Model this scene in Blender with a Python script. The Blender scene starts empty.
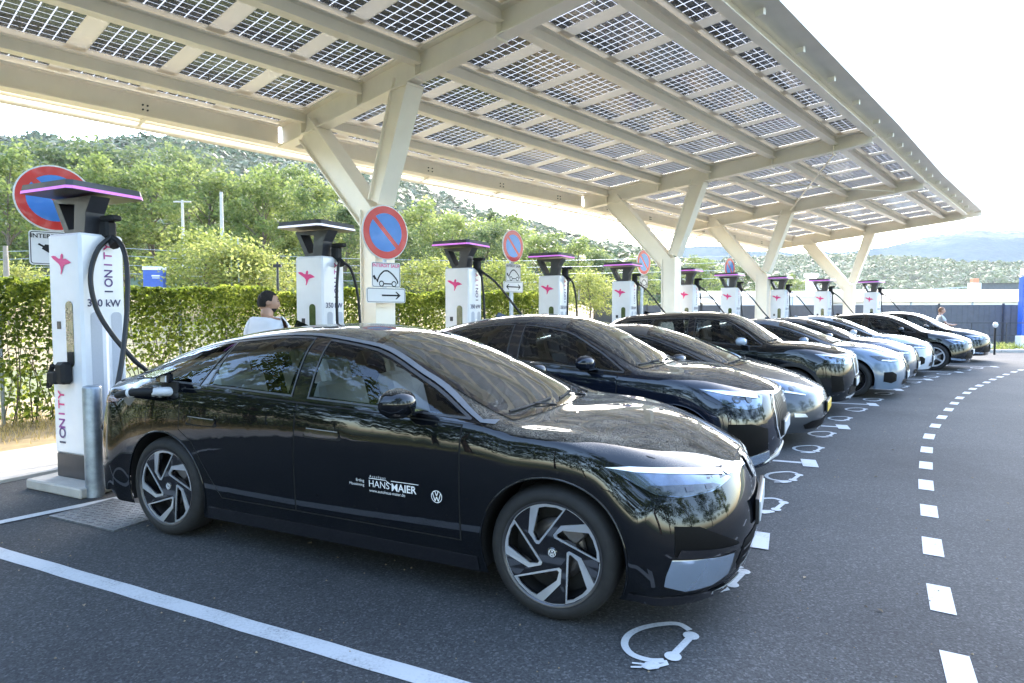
import bpy, bmesh, math, random
from math import sin, cos, pi, radians, sqrt, atan2, hypot
from mathutils import Vector, Matrix, noise as mnoise
from mathutils.bvhtree import BVHTree
from mathutils.kdtree import KDTree

SC = bpy.context.scene
COL = SC.collection

# ------------------------------------------------------------------ materials
def new_mat(name):
    m = bpy.data.materials.new(name); m.use_nodes = True
    nt = m.node_tree; nt.nodes.clear()
    out = nt.nodes.new('ShaderNodeOutputMaterial')
    return m, nt, out

def nd(nt, typ, **kw):
    n = nt.nodes.new(typ)
    for k, v in kw.items():
        if k.startswith('i_'):
            n.inputs[k[2:].replace('_', ' ')].default_value = v
        else:
            setattr(n, k, v)
    return n

def ramp(nt, stops, interp='LINEAR'):
    r = nt.nodes.new('ShaderNodeValToRGB'); cr = r.color_ramp; cr.interpolation = interp
    while len(cr.elements) > 1: cr.elements.remove(cr.elements[-1])
    cr.elements[0].position = stops[0][0]; c = stops[0][1]
    cr.elements[0].color = c if len(c) == 4 else (*c, 1)
    for p, c in stops[1:]:
        e = cr.elements.new(p); e.color = c if len(c) == 4 else (*c, 1)
    return r

def mat(name, col, rough=.5, metal=0., coat=0., coat_rough=.03, spec=.5, var=.12, scale=8., bump=0., bscale=60., emis=None, estr=0., rvar=.0, coords='Object'):
    """principled material whose colour (and roughness) wander a little with noise"""
    m, nt, out = new_mat(name)
    b = nd(nt, 'ShaderNodeBsdfPrincipled')
    b.inputs['Roughness'].default_value = rough; b.inputs['Metallic'].default_value = metal
    b.inputs['Coat Weight'].default_value = coat; b.inputs['Coat Roughness'].default_value = coat_rough
    b.inputs['Specular IOR Level'].default_value = spec
    tc = nd(nt, 'ShaderNodeTexCoord')
    n = nd(nt, 'ShaderNodeTexNoise', i_Scale=scale, i_Detail=5.0, i_Roughness=.6)
    nt.links.new(tc.outputs[coords], n.inputs['Vector'])
    lo = tuple(max(0, c*(1-var)) for c in col); hi = tuple(min(1, c*(1+var)) for c in col)
    r = ramp(nt, [(.3, lo), (.7, hi)])
    nt.links.new(n.outputs['Fac'], r.inputs['Fac']); nt.links.new(r.outputs['Color'], b.inputs['Base Color'])
    if rvar:
        mr = nd(nt, 'ShaderNodeMapRange'); mr.inputs['To Min'].default_value = max(0, rough-rvar); mr.inputs['To Max'].default_value = min(1, rough+rvar)
        nt.links.new(n.outputs['Fac'], mr.inputs['Value']); nt.links.new(mr.outputs['Result'], b.inputs['Roughness'])
    if bump:
        n2 = nd(nt, 'ShaderNodeTexNoise', i_Scale=bscale, i_Detail=3.0)
        nt.links.new(tc.outputs[coords], n2.inputs['Vector'])
        bp = nd(nt, 'ShaderNodeBump', i_Strength=bump, i_Distance=.01)
        nt.links.new(n2.outputs['Fac'], bp.inputs['Height']); nt.links.new(bp.outputs['Normal'], b.inputs['Normal'])
    if emis:
        b.inputs['Emission Color'].default_value = (*emis, 1); b.inputs['Emission Strength'].default_value = estr
    nt.links.new(b.outputs[0], out.inputs['Surface'])
    return m

def paint(name, col, dust=.5, metal=0., rough=.35):
    """clear-coated car paint; dust lies on what faces up"""
    m, nt, out = new_mat(name); L = nt.links.new
    b = nd(nt, 'ShaderNodeBsdfPrincipled'); b.inputs['Base Color'].default_value = (*col, 1)
    b.inputs['Roughness'].default_value = rough; b.inputs['Metallic'].default_value = metal
    b.inputs['Coat Weight'].default_value = 1.; b.inputs['Coat Roughness'].default_value = .02; b.inputs['Coat IOR'].default_value = 1.55; b.inputs['Specular IOR Level'].default_value = 0. if sum(col) < .06 else .3
    tc = nd(nt, 'ShaderNodeTexCoord')
    v = nd(nt, 'ShaderNodeTexNoise', i_Scale=230., i_Detail=2.); L(tc.outputs['Object'], v.inputs['Vector'])
    vr = ramp(nt, [(.46, (0, 0, 0)), (.60, (1, 1, 1))]); L(v.outputs['Fac'], vr.inputs['Fac'])
    v2 = nd(nt, 'ShaderNodeTexNoise', i_Scale=6., i_Detail=6., i_Roughness=.65); L(tc.outputs['Object'], v2.inputs['Vector'])
    v2r = ramp(nt, [(.35, (.25, .25, .25)), (.7, (1, 1, 1))]); L(v2.outputs['Fac'], v2r.inputs['Fac'])
    g = nd(nt, 'ShaderNodeNewGeometry'); sp = nd(nt, 'ShaderNodeSeparateXYZ'); L(g.outputs['Normal'], sp.inputs[0])
    up = nd(nt, 'ShaderNodeMapRange'); up.inputs['From Min'].default_value = .72; up.inputs['From Max'].default_value = 1.
    L(sp.outputs['Z'], up.inputs['Value'])
    m1 = nd(nt, 'ShaderNodeMath', operation='MULTIPLY'); L(vr.outputs['Color'], m1.inputs[0]); L(v2r.outputs['Color'], m1.inputs[1])
    m2 = nd(nt, 'ShaderNodeMath', operation='MULTIPLY'); L(m1.outputs[0], m2.inputs[0]); L(up.outputs[0], m2.inputs[1])
    m3 = nd(nt, 'ShaderNodeMath', operation='MULTIPLY_ADD'); L(m2.outputs[0], m3.inputs[0]); m3.inputs[1].default_value = dust
    m4 = nd(nt, 'ShaderNodeMath', operation='MULTIPLY'); L(v2r.outputs['Color'], m4.inputs[0]); m4.inputs[1].default_value = .006*dust
    L(m4.outputs[0], m3.inputs[2])
    d = nd(nt, 'ShaderNodeBsdfDiffuse'); d.inputs['Color'].default_value = (.36, .32, .26, 1)
    mx = nd(nt, 'ShaderNodeMixShader'); L(m3.outputs[0], mx.inputs[0]); L(b.outputs[0], mx.inputs[1]); L(d.outputs[0], mx.inputs[2])
    L(mx.outputs[0], out.inputs['Surface'])
    return m

def glass_mat(name, tint, dust=.0, gloss=.05, refl=1.5):
    """thin tinted pane: sees through, mirrors at grazing angles, optional dust"""
    m, nt, out = new_mat(name); L = nt.links.new
    t = nd(nt, 'ShaderNodeBsdfTransparent'); t.inputs[0].default_value = (*tint, 1)
    gl = nd(nt, 'ShaderNodeBsdfGlossy'); gl.inputs['Roughness'].default_value = .01; gl.inputs[0].default_value = (.9, .95, 1, 1)
    fr = nd(nt, 'ShaderNodeFresnel'); fr.inputs['IOR'].default_value = refl
    ad = nd(nt, 'ShaderNodeMath', operation='MULTIPLY_ADD'); ad.inputs[1].default_value = 1.5; ad.inputs[2].default_value = gloss; ad.use_clamp = True
    L(fr.outputs[0], ad.inputs[0])
    mx = nd(nt, 'ShaderNodeMixShader'); L(ad.outputs[0], mx.inputs[0]); L(t.outputs[0], mx.inputs[1]); L(gl.outputs[0], mx.inputs[2])
    last = mx
    if dust:
        tc = nd(nt, 'ShaderNodeTexCoord')
        n = nd(nt, 'ShaderNodeTexNoise', i_Scale=90., i_Detail=4.); L(tc.outputs['Object'], n.inputs['Vector'])
        r = ramp(nt, [(.4, (0, 0, 0)), (.75, (1, 1, 1))]); L(n.outputs['Fac'], r.inputs['Fac'])
        mm = nd(nt, 'ShaderNodeMath', operation='MULTIPLY'); mm.inputs[1].default_value = dust; L(r.outputs['Color'], mm.inputs[0])
        d = nd(nt, 'ShaderNodeBsdfDiffuse'); d.inputs['Color'].default_value = (.5, .45, .36, 1)
        m2 = nd(nt, 'ShaderNodeMixShader'); L(mm.outputs[0], m2.inputs[0]); L(mx.outputs[0], m2.inputs[1]); L(d.outputs[0], m2.inputs[2]); last = m2
    L(last.outputs[0], out.inputs['Surface'])
    return m

# ------------------------------------------------------------------ objects
def link(o, parent=None):
    COL.objects.link(o)
    if parent: o.parent = parent
    return o

def tag(o, label, cat, group=None, kind=None):
    if label: o['label'] = label
    if cat: o['category'] = cat
    if group: o['group'] = group
    if kind: o['kind'] = kind
    return o

def thing(name, label, cat, loc=(0, 0, 0), rz=0, group=None):
    o = bpy.data.objects.new(name, None); o.empty_display_size = .2
    link(o); o.location = loc; o.rotation_euler = (0, 0, rz)
    return tag(o, label, cat, group)

class MB:
    """collects shapes into one mesh"""
    def __init__(s): s.v = []; s.f = []; s.sm = []
    def add(s, vs, fs, smooth=False):
        n = len(s.v); s.v += [tuple(v) for v in vs]; s.f += [tuple(i+n for i in f) for f in fs]; s.sm += [smooth]*len(fs)
        return s
    def box(s, c, d, rz=0., M=None, bev=0.):
        x, y, z = d[0]/2, d[1]/2, d[2]/2
        if bev:
            b = min(bev, x*.49, y*.49, z*.49)
            vs = []
            for sx, sy, sz in ((a, e, g) for a in (-1, 1) for e in (-1, 1) for g in (-1, 1)):
                vs += [(sx*(x-b), sy*(y-b), sz*z), (sx*(x-b), sy*y, sz*(z-b)), (sx*x, sy*(y-b), sz*(z-b))]
            bmx = bmesh.new()
            for q in vs: bmx.verts.new(q)
            bmesh.ops.convex_hull(bmx, input=bmx.verts)
            bmesh.ops.dissolve_limit(bmx, angle_limit=.02, verts=bmx.verts, edges=bmx.edges)
            bmx.verts.index_update()
            vs = [tuple(v.co) for v in bmx.verts]; fs = [tuple(v.index for v in f.verts) for f in bmx.faces]; bmx.free()
        else:
            vs = [(-x, -y, -z), (x, -y, -z), (x, y, -z), (-x, y, -z), (-x, -y, z), (x, -y, z), (x, y, z), (-x, y, z)]
            fs = [(0, 3, 2, 1), (4, 5, 6, 7), (0, 1, 5, 4), (1, 2, 6, 5), (2, 3, 7, 6), (3, 0, 4, 7)]
        R = (M if M is not None else Matrix.Rotation(rz, 3, 'Z'))
        vs = [R @ Vector(v) + Vector(c) for v in vs]
        return s.add(vs, fs)
    def bar(s, a, b, w, h, up=(0, 0, 1), w2=None, h2=None):
        """rectangular bar from a to b; w across, h along up"""
        a = Vector(a); b = Vector(b); d = (b-a).normalized(); u = Vector(up); sd = d.cross(u).normalized(); u = sd.cross(d)
        w2 = w if w2 is None else w2; h2 = h if h2 is None else h2
        vs = []
        for p, ww, hh in ((a, w, h), (b, w2, h2)):
            vs += [p-sd*ww/2-u*hh/2, p+sd*ww/2-u*hh/2, p+sd*ww/2+u*hh/2, p-sd*ww/2+u*hh/2]
        return s.add(vs, [(0, 1, 2, 3), (7, 6, 5, 4), (0, 4, 5, 1), (1, 5, 6, 2), (2, 6, 7, 3), (3, 7, 4, 0)])
    def tube(s, pts, r, n=8, cap=True, r2=None):
        pts = [Vector(p) for p in pts]; N = len(pts); rings = []
        prev = None
        for i, p in enumerate(pts):
            t = (pts[min(i+1, N-1)]-pts[max(i-1, 0)]).normalized()
            if prev is None:
                a = Vector((0, 0, 1)) if abs(t.z) < .9 else Vector((1, 0, 0)); u = t.cross(a).normalized()
            else:
                u = (prev - t*prev.dot(t)).normalized()
            prev = u; w = t.cross(u)
            rr = r if r2 is None else r+(r2-r)*i/(N-1)
            rings.append([p+(u*cos(2*pi*k/n)+w*sin(2*pi*k/n))*rr for k in range(n)])
        vs = [v for R in rings for v in R]; fs = []
        for i in range(N-1):
            for k in range(n):
                fs.append((i*n+k, i*n+(k+1) % n, (i+1)*n+(k+1) % n, (i+1)*n+k))
        s.add(vs, fs, True)
        if cap:
            s.add(rings[0], [tuple(reversed(range(n)))]); s.add(rings[-1], [tuple(range(n))])
        return s
    def lathe(s, prof, n=32, c=(0, 0, 0), M=None, smooth=True, close=False):
        """prof: (r, z) list revolved about z"""
        M = M or Matrix.Identity(3); c = Vector(c)
        vs = []; fs = []
        for r, z in prof:
            for k in range(n): vs.append(M @ Vector((r*cos(2*pi*k/n), r*sin(2*pi*k/n), z))+c)
        m = len(prof)
        for i in range(m-1):
            for k in range(n): fs.append((i*n+k, i*n+(k+1) % n, (i+1)*n+(k+1) % n, (i+1)*n+k))
        s.add(vs, fs, smooth)
        if close:
            s.add(vs[:n], [tuple(reversed(range(n)))]); s.add(vs[-n:], [tuple(range(n))])
        return s
    def prism(s, poly, h, M=None, c=(0, 0, 0), base=0.):
        """2-D outline (xy, ccw) extruded along z"""
        M = M or Matrix.Identity(3); c = Vector(c); n = len(poly)
        vs = [M @ Vector((x, y, base))+c for x, y in poly]+[M @ Vector((x, y, base+h))+c for x, y in poly]
        fs = [tuple(reversed(range(n))), tuple(range(n, 2*n))]+[(i, (i+1) % n, n+(i+1) % n, n+i) for i in range(n)]
        return s.add(vs, fs)
    def build(s, name, m, parent=None, loc=None, bevel=0.):
        me = bpy.data.meshes.new(name); me.from_pydata(s.v, [], s.f)
        me.polygons.foreach_set('use_smooth', s.sm)
        if isinstance(m, (list, tuple)):
            for q in m: me.materials.append(q)
        else: me.materials.append(m)
        me.update()
        o = bpy.data.objects.new(name, me); link(o, parent)
        if loc is not None: o.location = loc
        if bevel:
            md = o.modifiers.new('bevel', 'BEVEL'); md.width = bevel; md.segments = 2; md.limit_method = 'ANGLE'
        return o

def fill2d(loops, step=.06):
    """triangulate outline(s) with holes and slice on a grid; returns 2-D verts, faces"""
    bm = bmesh.new(); edges = []
    for lp in loops:
        vs = [bm.verts.new((x, y, 0)) for x, y in lp]
        for i in range(len(vs)): edges.append(bm.edges.new((vs[i], vs[(i+1) % len(vs)])))
    bmesh.ops.triangle_fill(bm, use_beauty=True, use_dissolve=False, edges=edges)
    if step:
        xs = [v.co.x for v in bm.verts]; ys = [v.co.y for v in bm.verts]
        for ax, lo, hi in ((0, min(xs), max(xs)), (1, min(ys), max(ys))):
            k = math.floor(lo/step)+1
            while k*step < hi-1e-5:
                co = [0, 0, 0]; no = [0, 0, 0]; co[ax] = k*step; no[ax] = 1
                bmesh.ops.bisect_plane(bm, geom=bm.verts[:]+bm.edges[:]+bm.faces[:], dist=1e-6, plane_co=co, plane_no=no); k += 1
    bmesh.ops.recalc_face_normals(bm, faces=bm.faces)
    bm.verts.index_update()
    V = [(v.co.x, v.co.y) for v in bm.verts]
    F = []
    for f in bm.faces:
        idx = [v.index for v in f.verts]
        a = sum(V[idx[i]][0]*V[idx[(i+1) % len(idx)]][1]-V[idx[(i+1) % len(idx)]][0]*V[idx[i]][1] for i in range(len(idx)))
        F.append(tuple(idx) if a > 0 else tuple(reversed(idx)))
    bm.free()
    return V, F

def text2d(s, size=1., bold=False, align='CENTER', extr=0.):
    cu = bpy.data.curves.new('lettering', 'FONT'); cu.body = s; cu.size = size; cu.align_x = align; cu.align_y = 'CENTER'
    if bold: cu.offset = size*.018
    cu.extrude = extr; cu.resolution_u = 4
    ob = bpy.data.objects.new('lettering', cu); COL.objects.link(ob)
    bpy.context.view_layer.update()
    dg = bpy.context.evaluated_depsgraph_get(); me = bpy.data.meshes.new_from_object(ob.evaluated_get(dg))
    V = [tuple(v.co) for v in me.vertices]; F = [tuple(p.vertices) for p in me.polygons]
    bpy.data.objects.remove(ob); bpy.data.curves.remove(cu); bpy.data.meshes.remove(me)
    return V, F

def pchip(kn):
    xs = [k[0] for k in kn]; ys = [k[1] for k in kn]
    if xs[0] > xs[-1]: xs.reverse(); ys.reverse()
    n = len(xs); d = [(ys[i+1]-ys[i])/(xs[i+1]-xs[i]) for i in range(n-1)]
    m = [d[0]]+[0 if d[i-1]*d[i] <= 0 else 2*d[i-1]*d[i]/(d[i-1]+d[i]) for i in range(1, n-1)]+[d[-1]]
    def f(x):
        if x <= xs[0]: return ys[0]
        if x >= xs[-1]: return ys[-1]
        i = 0
        while x > xs[i+1]: i += 1
        h = xs[i+1]-xs[i]; t = (x-xs[i])/h
        return ys[i]*(2*t**3-3*t*t+1)+h*m[i]*(t**3-2*t*t+t)+ys[i+1]*(-2*t**3+3*t*t)+h*m[i+1]*(t**3-t*t)
    return f

def inpoly(x, y, P):
    c = False; j = len(P)-1
    for i in range(len(P)):
        if (P[i][1] > y) != (P[j][1] > y) and x < (P[j][0]-P[i][0])*(y-P[i][1])/(P[j][1]-P[i][1])+P[i][0]: c = not c
        j = i
    return c

def shrink(P, d):
    """inset a ccw/cw outline by d (approximate, mitred)"""
    n = len(P); A = sum(P[i][0]*P[(i+1) % n][1]-P[(i+1) % n][0]*P[i][1] for i in range(n)); sg = 1 if A > 0 else -1
    out = []
    for i in range(n):
        a = Vector(P[i-1]); b = Vector(P[i]); c = Vector(P[(i+1) % n])
        e1 = (b-a).normalized(); e2 = (c-b).normalized()
        n1 = Vector((-e1.y, e1.x))*sg; n2 = Vector((-e2.y, e2.x))*sg
        m = (n1+n2)
        if m.length < 1e-4: m = n1
        m.normalize(); k = d/max(.35, m.dot(n1))
        out.append(tuple(b+m*k))
    return out

def smooth_outline(P, n=4, tight=.5):
    """catmull-rom resample of a closed outline"""
    N = len(P); out = []
    for i in range(N):
        p0, p1, p2, p3 = (Vector(P[(i+k) % N]) for k in (-1, 0, 1, 2))
        for j in range(n):
            t = j/n
            m1 = (p2-p0)*tight*.5*2*.5; m2 = (p3-p1)*tight*.5*2*.5
            q = p1*(2*t**3-3*t*t+1)+m1*(t**3-2*t*t+t)+p2*(-2*t**3+3*t*t)+m2*(t**3-t*t)
            out.append(tuple(q))
    return out

def cat_pts(pts, n=8):
    P = [Vector(p) for p in pts]; out = []
    for i in range(len(P)-1):
        p0, p1, p2, p3 = P[max(i-1, 0)], P[i], P[i+1], P[min(i+2, len(P)-1)]
        for j in range(n):
            t = j/n; out.append(.5*((2*p1)+(p2-p0)*t+(2*p0-5*p1+4*p2-p3)*t*t+(3*p1-p0-3*p2+p3)*t**3))
    out.append(P[-1]); return out

F_PX = 615.; CAMH = 1.63; HOR = 311.
TH = math.atan((341.5-HOR)/F_PX)
def ray(px, py):
    x = (px-512)/F_PX; y = -(py-341.5)/F_PX
    return Vector((x, cos(TH)+y*sin(TH), -sin(TH)+y*cos(TH)))
def gnd(px, py, z=0.):
    d = ray(px, py); t = (z-CAMH)/d.z; return Vector((d.x*t, d.y*t, z))
def atd(px, py, Y):
    d = ray(px, py); t = Y/d.y; return Vector((d.x*t, Y, CAMH+d.z*t))

def make_materials():
    M = {}
    M['tyre'] = mat('tyre_rubber', (.014, .014, .015), .75, var=.3, scale=20, bump=.15, bscale=120)
    M['alu'] = mat('polished_alloy', (.66, .69, .74), .30, metal=.8, var=.04)
    M['alud'] = mat('dark_alloy', (.10, .10, .11), .35, metal=.8, var=.1)
    M['disc'] = mat('brake_steel', (.18, .17, .17), .4, metal=.8, var=.2)
    M['black'] = mat('matt_black', (.008, .008, .009), .7, var=.3)
    M['gap'] = mat('shut_line_black', (.003, .003, .003), .8, var=.1)
    M['plastic'] = mat('trim_plastic', (.018, .018, .02), .45, var=.2, bump=.05, bscale=300)
    M['gloss'] = mat('gloss_black', (.006, .006, .008), .08, coat=1., coat_rough=.02, var=.1)
    M['chrome'] = mat('satin_aluminium', (.72, .75, .80), .30, metal=.55, var=.04)
    M['trim'] = mat('roof_trim_metal', (.24, .26, .29), .3, metal=.5, var=.04)
    M['seal'] = mat('window_rubber', (.05, .052, .056), .4, var=.1, coat=.3)
    M['white'] = mat('white_print', (.8, .8, .8), .5, var=.02)
    M['glass'] = glass_mat('side_glass', (.50, .55, .56), 0, .02, 1.45)
    M['privacy'] = glass_mat('dark_rear_glass', (.05, .06, .065), 0, .06, 1.5)
    M['windscreen'] = glass_mat('windscreen_glass', (.28, .31, .31), .16, .10, 1.6)
    M['dash'] = mat('dashboard_plastic', (.03, .03, .032), .6)
    M['seat_dark'] = mat('dark_upholstery', (.04, .04, .045), .7)
    M['seat_light'] = mat('pale_upholstery', (.80, .77, .71), .7)
    M['lamp'] = mat('headlamp_lens', (.13, .16, .21), .12, metal=.75, coat=1., var=.5, scale=5, coat_rough=.01)
    M['lampdark'] = mat('headlamp_dark', (.03, .035, .04), .08, coat=1., var=.8, scale=25)
    M['drl'] = mat('headlamp_strip', (.85, .88, .92), .2, coat=1., var=.03, emis=(.8, .9, 1), estr=.25)
    M['platew'] = mat('white_plate', (.50, .52, .54), .35, var=.03)
    M['platey'] = mat('yellow_plate', (.75, .50, .06), .35, var=.03)
    return M

# ------------------------------------------------------------------ cars
def lerp(a, b, t): return a+(b-a)*t

class Skin:
    """smooth closed body surface of a car and the tools that lay panels on it"""
    def __init__(s, p, level=3):
        s.p = p; W2 = p['W']/2; xf, xr = p['xf'], p['xr']
        zh, zcw, xcw = p['zh'], p['zcowl'], p['xcowl']
        xwt, zrf, xpk, xre, zre, xlip, zlip = p['xwt'], p['zroof'], p['xpk'], p['xre'], p['zre'], p['xlip'], p['zlip']
        zwt = zrf-p.get('dwt', .055)
        hc = p.get('hcurve', .62)
        Zc = pchip([(xf-.10, zh), (xf-.40, lerp(zh, zcw, hc*.85)), (xf-.85, lerp(zh, zcw, hc+.22)), (xcw+.12, zcw-.012), (xcw, zcw+.015),
                    (lerp(xcw, xwt, .5), lerp(zcw, zwt, .57)), (xwt, zwt), (xpk, zrf), (lerp(xpk, xre, .6), lerp(zrf, zre, .42)), (xre, zre)]
                   + p.get('ztail', [(lerp(xre, xlip, .55), lerp(zre, zlip, .62))]) + [(xlip, zlip)])
        dT = p.get('dT', .065)
        yr = p['yroof']
        YT = pchip([(xf-.1, W2*.66), (xf-.85, W2*.72), (xcw, W2*.78), (lerp(xcw, xwt, .5), W2*.725), (xwt, yr+.02), (xpk, yr), (xre, yr-.02), (xlip, yr-.02+p.get('ylip', .03))])
        DT = pchip([(xf-.1, .018), (xf-.85, .035), (xcw, .04), (xwt, dT), (xre, dT), (xlip, .05)])
        zb0, zb1 = p['zbelt0'], p['zbelt1']
        ZB = pchip([(xf-.1, zh-.03), (xf-.5, lerp(zh, zb0, .42)), (xf-.9, lerp(zh, zb0, .80)), (xcw, zb0-.02), (0, lerp(zb0, zb1, .4)), (xr+.9, zb1), (xlip, min(zb1, zlip-.05))])
        YB = pchip([(xf-.1, W2*.90), (xf-.9, W2*.95), (xcw, W2*.945), (0, W2*.93), (xr+1.0, W2*.925), (xr+.5, W2*.88), (xlip, W2*.82)])
        YM = pchip([(xf-.4, W2*.97), (xf-.95, W2*.999), (0, W2*.985), (xr+1.0, W2*1.), (xr+.4, W2*.96)])
        ym = p.get('ym', .64)
        s.Zc, s.YT, s.ZB, s.YB = Zc, YT, ZB, YB
        s.ZT = lambda x: Zc(x)-DT(x)
        zs = p.get('zsill', .19)
        rows = []
        # nose, bottom to hood edge
        fz = p.get('fz', .20)
        sweep = p.get('sweep', 1.)
        bul = p.get('fbulge', [-.07, -.015, 0, -.01, -.07])
        top = [(-.0, 0, zh), (-.012*sweep, .30, zh-.004), (-.075*sweep, .58, zh-.012), (-.21*sweep, .80, zh-.03), (-.36*sweep, .92, zh-.055), (-.44, .975, zh-.14), (-.50, .995, .52), (-.54, .99, .36), (-.56, .955, zs)]
        bot = [(0, 0, fz), (-.01*sweep, .32, fz), (-.06*sweep, .60, fz), (-.16*sweep, .80, fz), (-.29*sweep, .92, fz), (-.36, .965, fz), (-.41, .975, fz), (-.45, .97, fz), (-.48, .95, fz)]
        for j in range(5):
            t = j/4; r = []
            for k in range(9):
                a, b = bot[k], top[k]
                bx = bul[j]*(1 if k < 4 else (1-(k-3)/5))
                r.append((xf+bx+lerp(a[0], b[0], t), W2*lerp(a[1], b[1], t), lerp(a[2], b[2], t)))
            rows.append(r)
        xs = [xf-.34, xf-.60, xf-.88, xf-1.12, xcw+.10, xcw-.04, lerp(xcw, xwt, .33), lerp(xcw, xwt, .66), xwt, lerp(xwt, xpk, .5), xpk, lerp(xpk, xre, .35), lerp(xpk, xre, .7), xre, lerp(xre, xlip, .35), lerp(xre, xlip, .7), xlip]
        xs = [x for i, x in enumerate(xs) if i == 0 or x < xs[i-1]-.05]
        for i, x in enumerate(xs):
            zc = Zc(x); yt = YT(x); zt = zc-DT(x); yb = YB(x); zb = min(ZB(x), zt-.02); yM = YM(x); yS = W2*.945
            cab = max(0, min(1, (zt-zb-.08)/.3))
            tb = (lerp(yt, yb, .5)+.012+.012*cab, lerp(zt, zb, .5)+(.012+.0*cab) + (1-cab)*.012)
            sh = p.get('shoulder', .016)
            df = [0, .02, .07, .16, .26, .31, .34, .36, .37]; dfx = xf-x; dbx = x-xr
            kf = -max(0., 1-(dfx-.34)/.62)**1.3 if dfx < .96 else 0.
            kb = max(0., 1-(dbx-(xlip-xr))/.75)**1.3 if dbx < (xlip-xr)+.75 else 0.
            X = [x+kf*df[k]+kb*df[k]*1.25 for k in range(9)]
            R9 = [(0, zc), (yt*.52, zc-(zc-zt)*.20), (yt, zt), tb, (yb, zb), (lerp(yb, yM, .70)+sh*.3, zb-.07-sh), (yM, ym), (lerp(yM, yS, .45), lerp(ym, zs, .60)), (yS, zs)]
            rows.append([(X[k], *R9[k]) for k in range(9)])
        # tail
        tz = p.get('tz', .26)
        tb_ = p.get('tbulge', [.07, .0, .005, .035, .10])
        yl = (YT(xlip))/W2
        topr = [(0, 0, zlip), (.008, yl*.52, zlip-.006), (.05, yl, zlip-.045), (.13, lerp(yl, .82, .6), zlip-.09), (.24, .86, min(zb1, zlip-.05)-.02), (.33, .93, zb1-.18), (.42, .975, ym), (.47, .985, .42), (.50, .95, zs)]
        botr = [(0, 0, tz), (.005, .32, tz), (.04, .60, tz), (.11, .80, tz), (.20, .91, tz), (.28, .95, tz), (.33, .96, tz), (.37, .96, tz), (.40, .94, tz)]
        for j in range(5):
            t = 1-j/4; r = []
            for k in range(9):
                a, b = botr[k], topr[k]
                bx = tb_[j]*(1 if k < 4 else (1-(k-3)/5))
                zz = lerp(a[2], b[2], t)
                r.append((xr+bx+lerp(a[0], b[0], t), W2*lerp(a[1], b[1], t**.75 if k < 4 else t), zz))
            rows.append(r)
        bm = bmesh.new(); grid = []
        for r in rows:
            L = [bm.verts.new((x, -y, z)) for x, y, z in reversed(r[1:])]+[bm.verts.new(r[0])]+[bm.verts.new(v) for v in r[1:]]
            grid.append(L)
        for i in range(len(grid)-1):
            for k in range(16): bm.faces.new((grid[i][k], grid[i][k+1], grid[i+1][k+1], grid[i+1][k]))
        cl = bm.edges.layers.float.get('crease_edge') or bm.edges.layers.float.new('crease_edge')
        def crease(a, b, v):
            e = bm.edges.get((a, b))
            if e: e[cl] = v
        for k in range(2, 14): crease(grid[4][k], grid[4][k+1], p.get('cr_nose', .50))
        for k in range(0, 16): crease(grid[0][k], grid[0][k+1], .4)
        for k in range(2, 14): crease(grid[-5][k], grid[-5][k+1], .45)
        for i in range(len(grid)-1):
            for kk in (4, 12): 
                if 4 < i < len(grid)-6: crease(grid[i][kk], grid[i+1][kk], p.get('cr_belt', .40))
            for kk in (1, 15):
                if 2 < i < len(grid)-4: crease(grid[i][kk], grid[i+1][kk], .25)
        me = bpy.data.meshes.new('t'); bmesh.ops.recalc_face_normals(bm, faces=bm.faces); bm.to_mesh(me); bm.free()
        ob = bpy.data.objects.new('t', me); COL.objects.link(ob)
        md = ob.modifiers.new('s', 'SUBSURF'); md.levels = md.render_levels = level; md.boundary_smooth = 'PRESERVE_CORNERS'
        bpy.context.view_layer.update(); dg = bpy.context.evaluated_depsgraph_get()
        m2 = bpy.data.meshes.new_from_object(ob.evaluated_get(dg)); bpy.data.objects.remove(ob); bpy.data.meshes.remove(me)
        V = [v.co.copy() for v in m2.vertices]; F = [tuple(q.vertices) for q in m2.polygons]; bpy.data.meshes.remove(m2)
        # exact overall size
        x0, x1 = min(v.x for v in V), max(v.x for v in V); y1 = max(v.y for v in V); z1 = max(v.z for v in V)
        for v in V:
            v.x = xr+(v.x-x0)/(x1-x0)*(xf-xr); v.y *= W2/y1; v.z = v.z*(1+(zrf/z1-1)*max(0, min(1, (v.z-.6)/.6)))
        s.V, s.F = V, F
        s.dx = lambda x: xr+(x-x0)/(x1-x0)*(xf-xr)
        T = []
        for f in F:
            T.append((f[0], f[1], f[2])); T.append((f[0], f[2], f[3]))
        c = sum((V[i] for i in F[len(F)//2]), Vector())/4
        s.T = T
        N = [Vector() for _ in V]
        for a, b, d in T:
            n = (V[b]-V[a]).cross(V[d]-V[a])
            N[a] += n; N[b] += n; N[d] += n
        # outward?
        tot = sum(N[i].dot(V[i]-Vector((0, 0, .6))) for i in range(0, len(V), 7))
        if tot < 0:
            N = [-n for n in N]; s.F = [tuple(reversed(f)) for f in F]; s.T = [(a, d, b) for a, b, d in T]
        s.N = [n.normalized() for n in N]
        s.bvh = BVHTree.FromPolygons(s.V, s.T)
    def nrm(s, i, P):
        a, b, c = s.T[i]; A, B, C = s.V[a], s.V[b], s.V[c]
        n = (B-A).cross(C-A); d = n.length_squared
        if d < 1e-16: return s.N[a]
        u = (B-A).cross(P-A).dot(n)/d; v = (P-C).cross(A-C).dot(n)/d; v = max(0, min(1, v)); u = max(0, min(1, u))
        return (s.N[a]*(1-u-v)+s.N[b]*v+s.N[c]*u).normalized()
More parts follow.
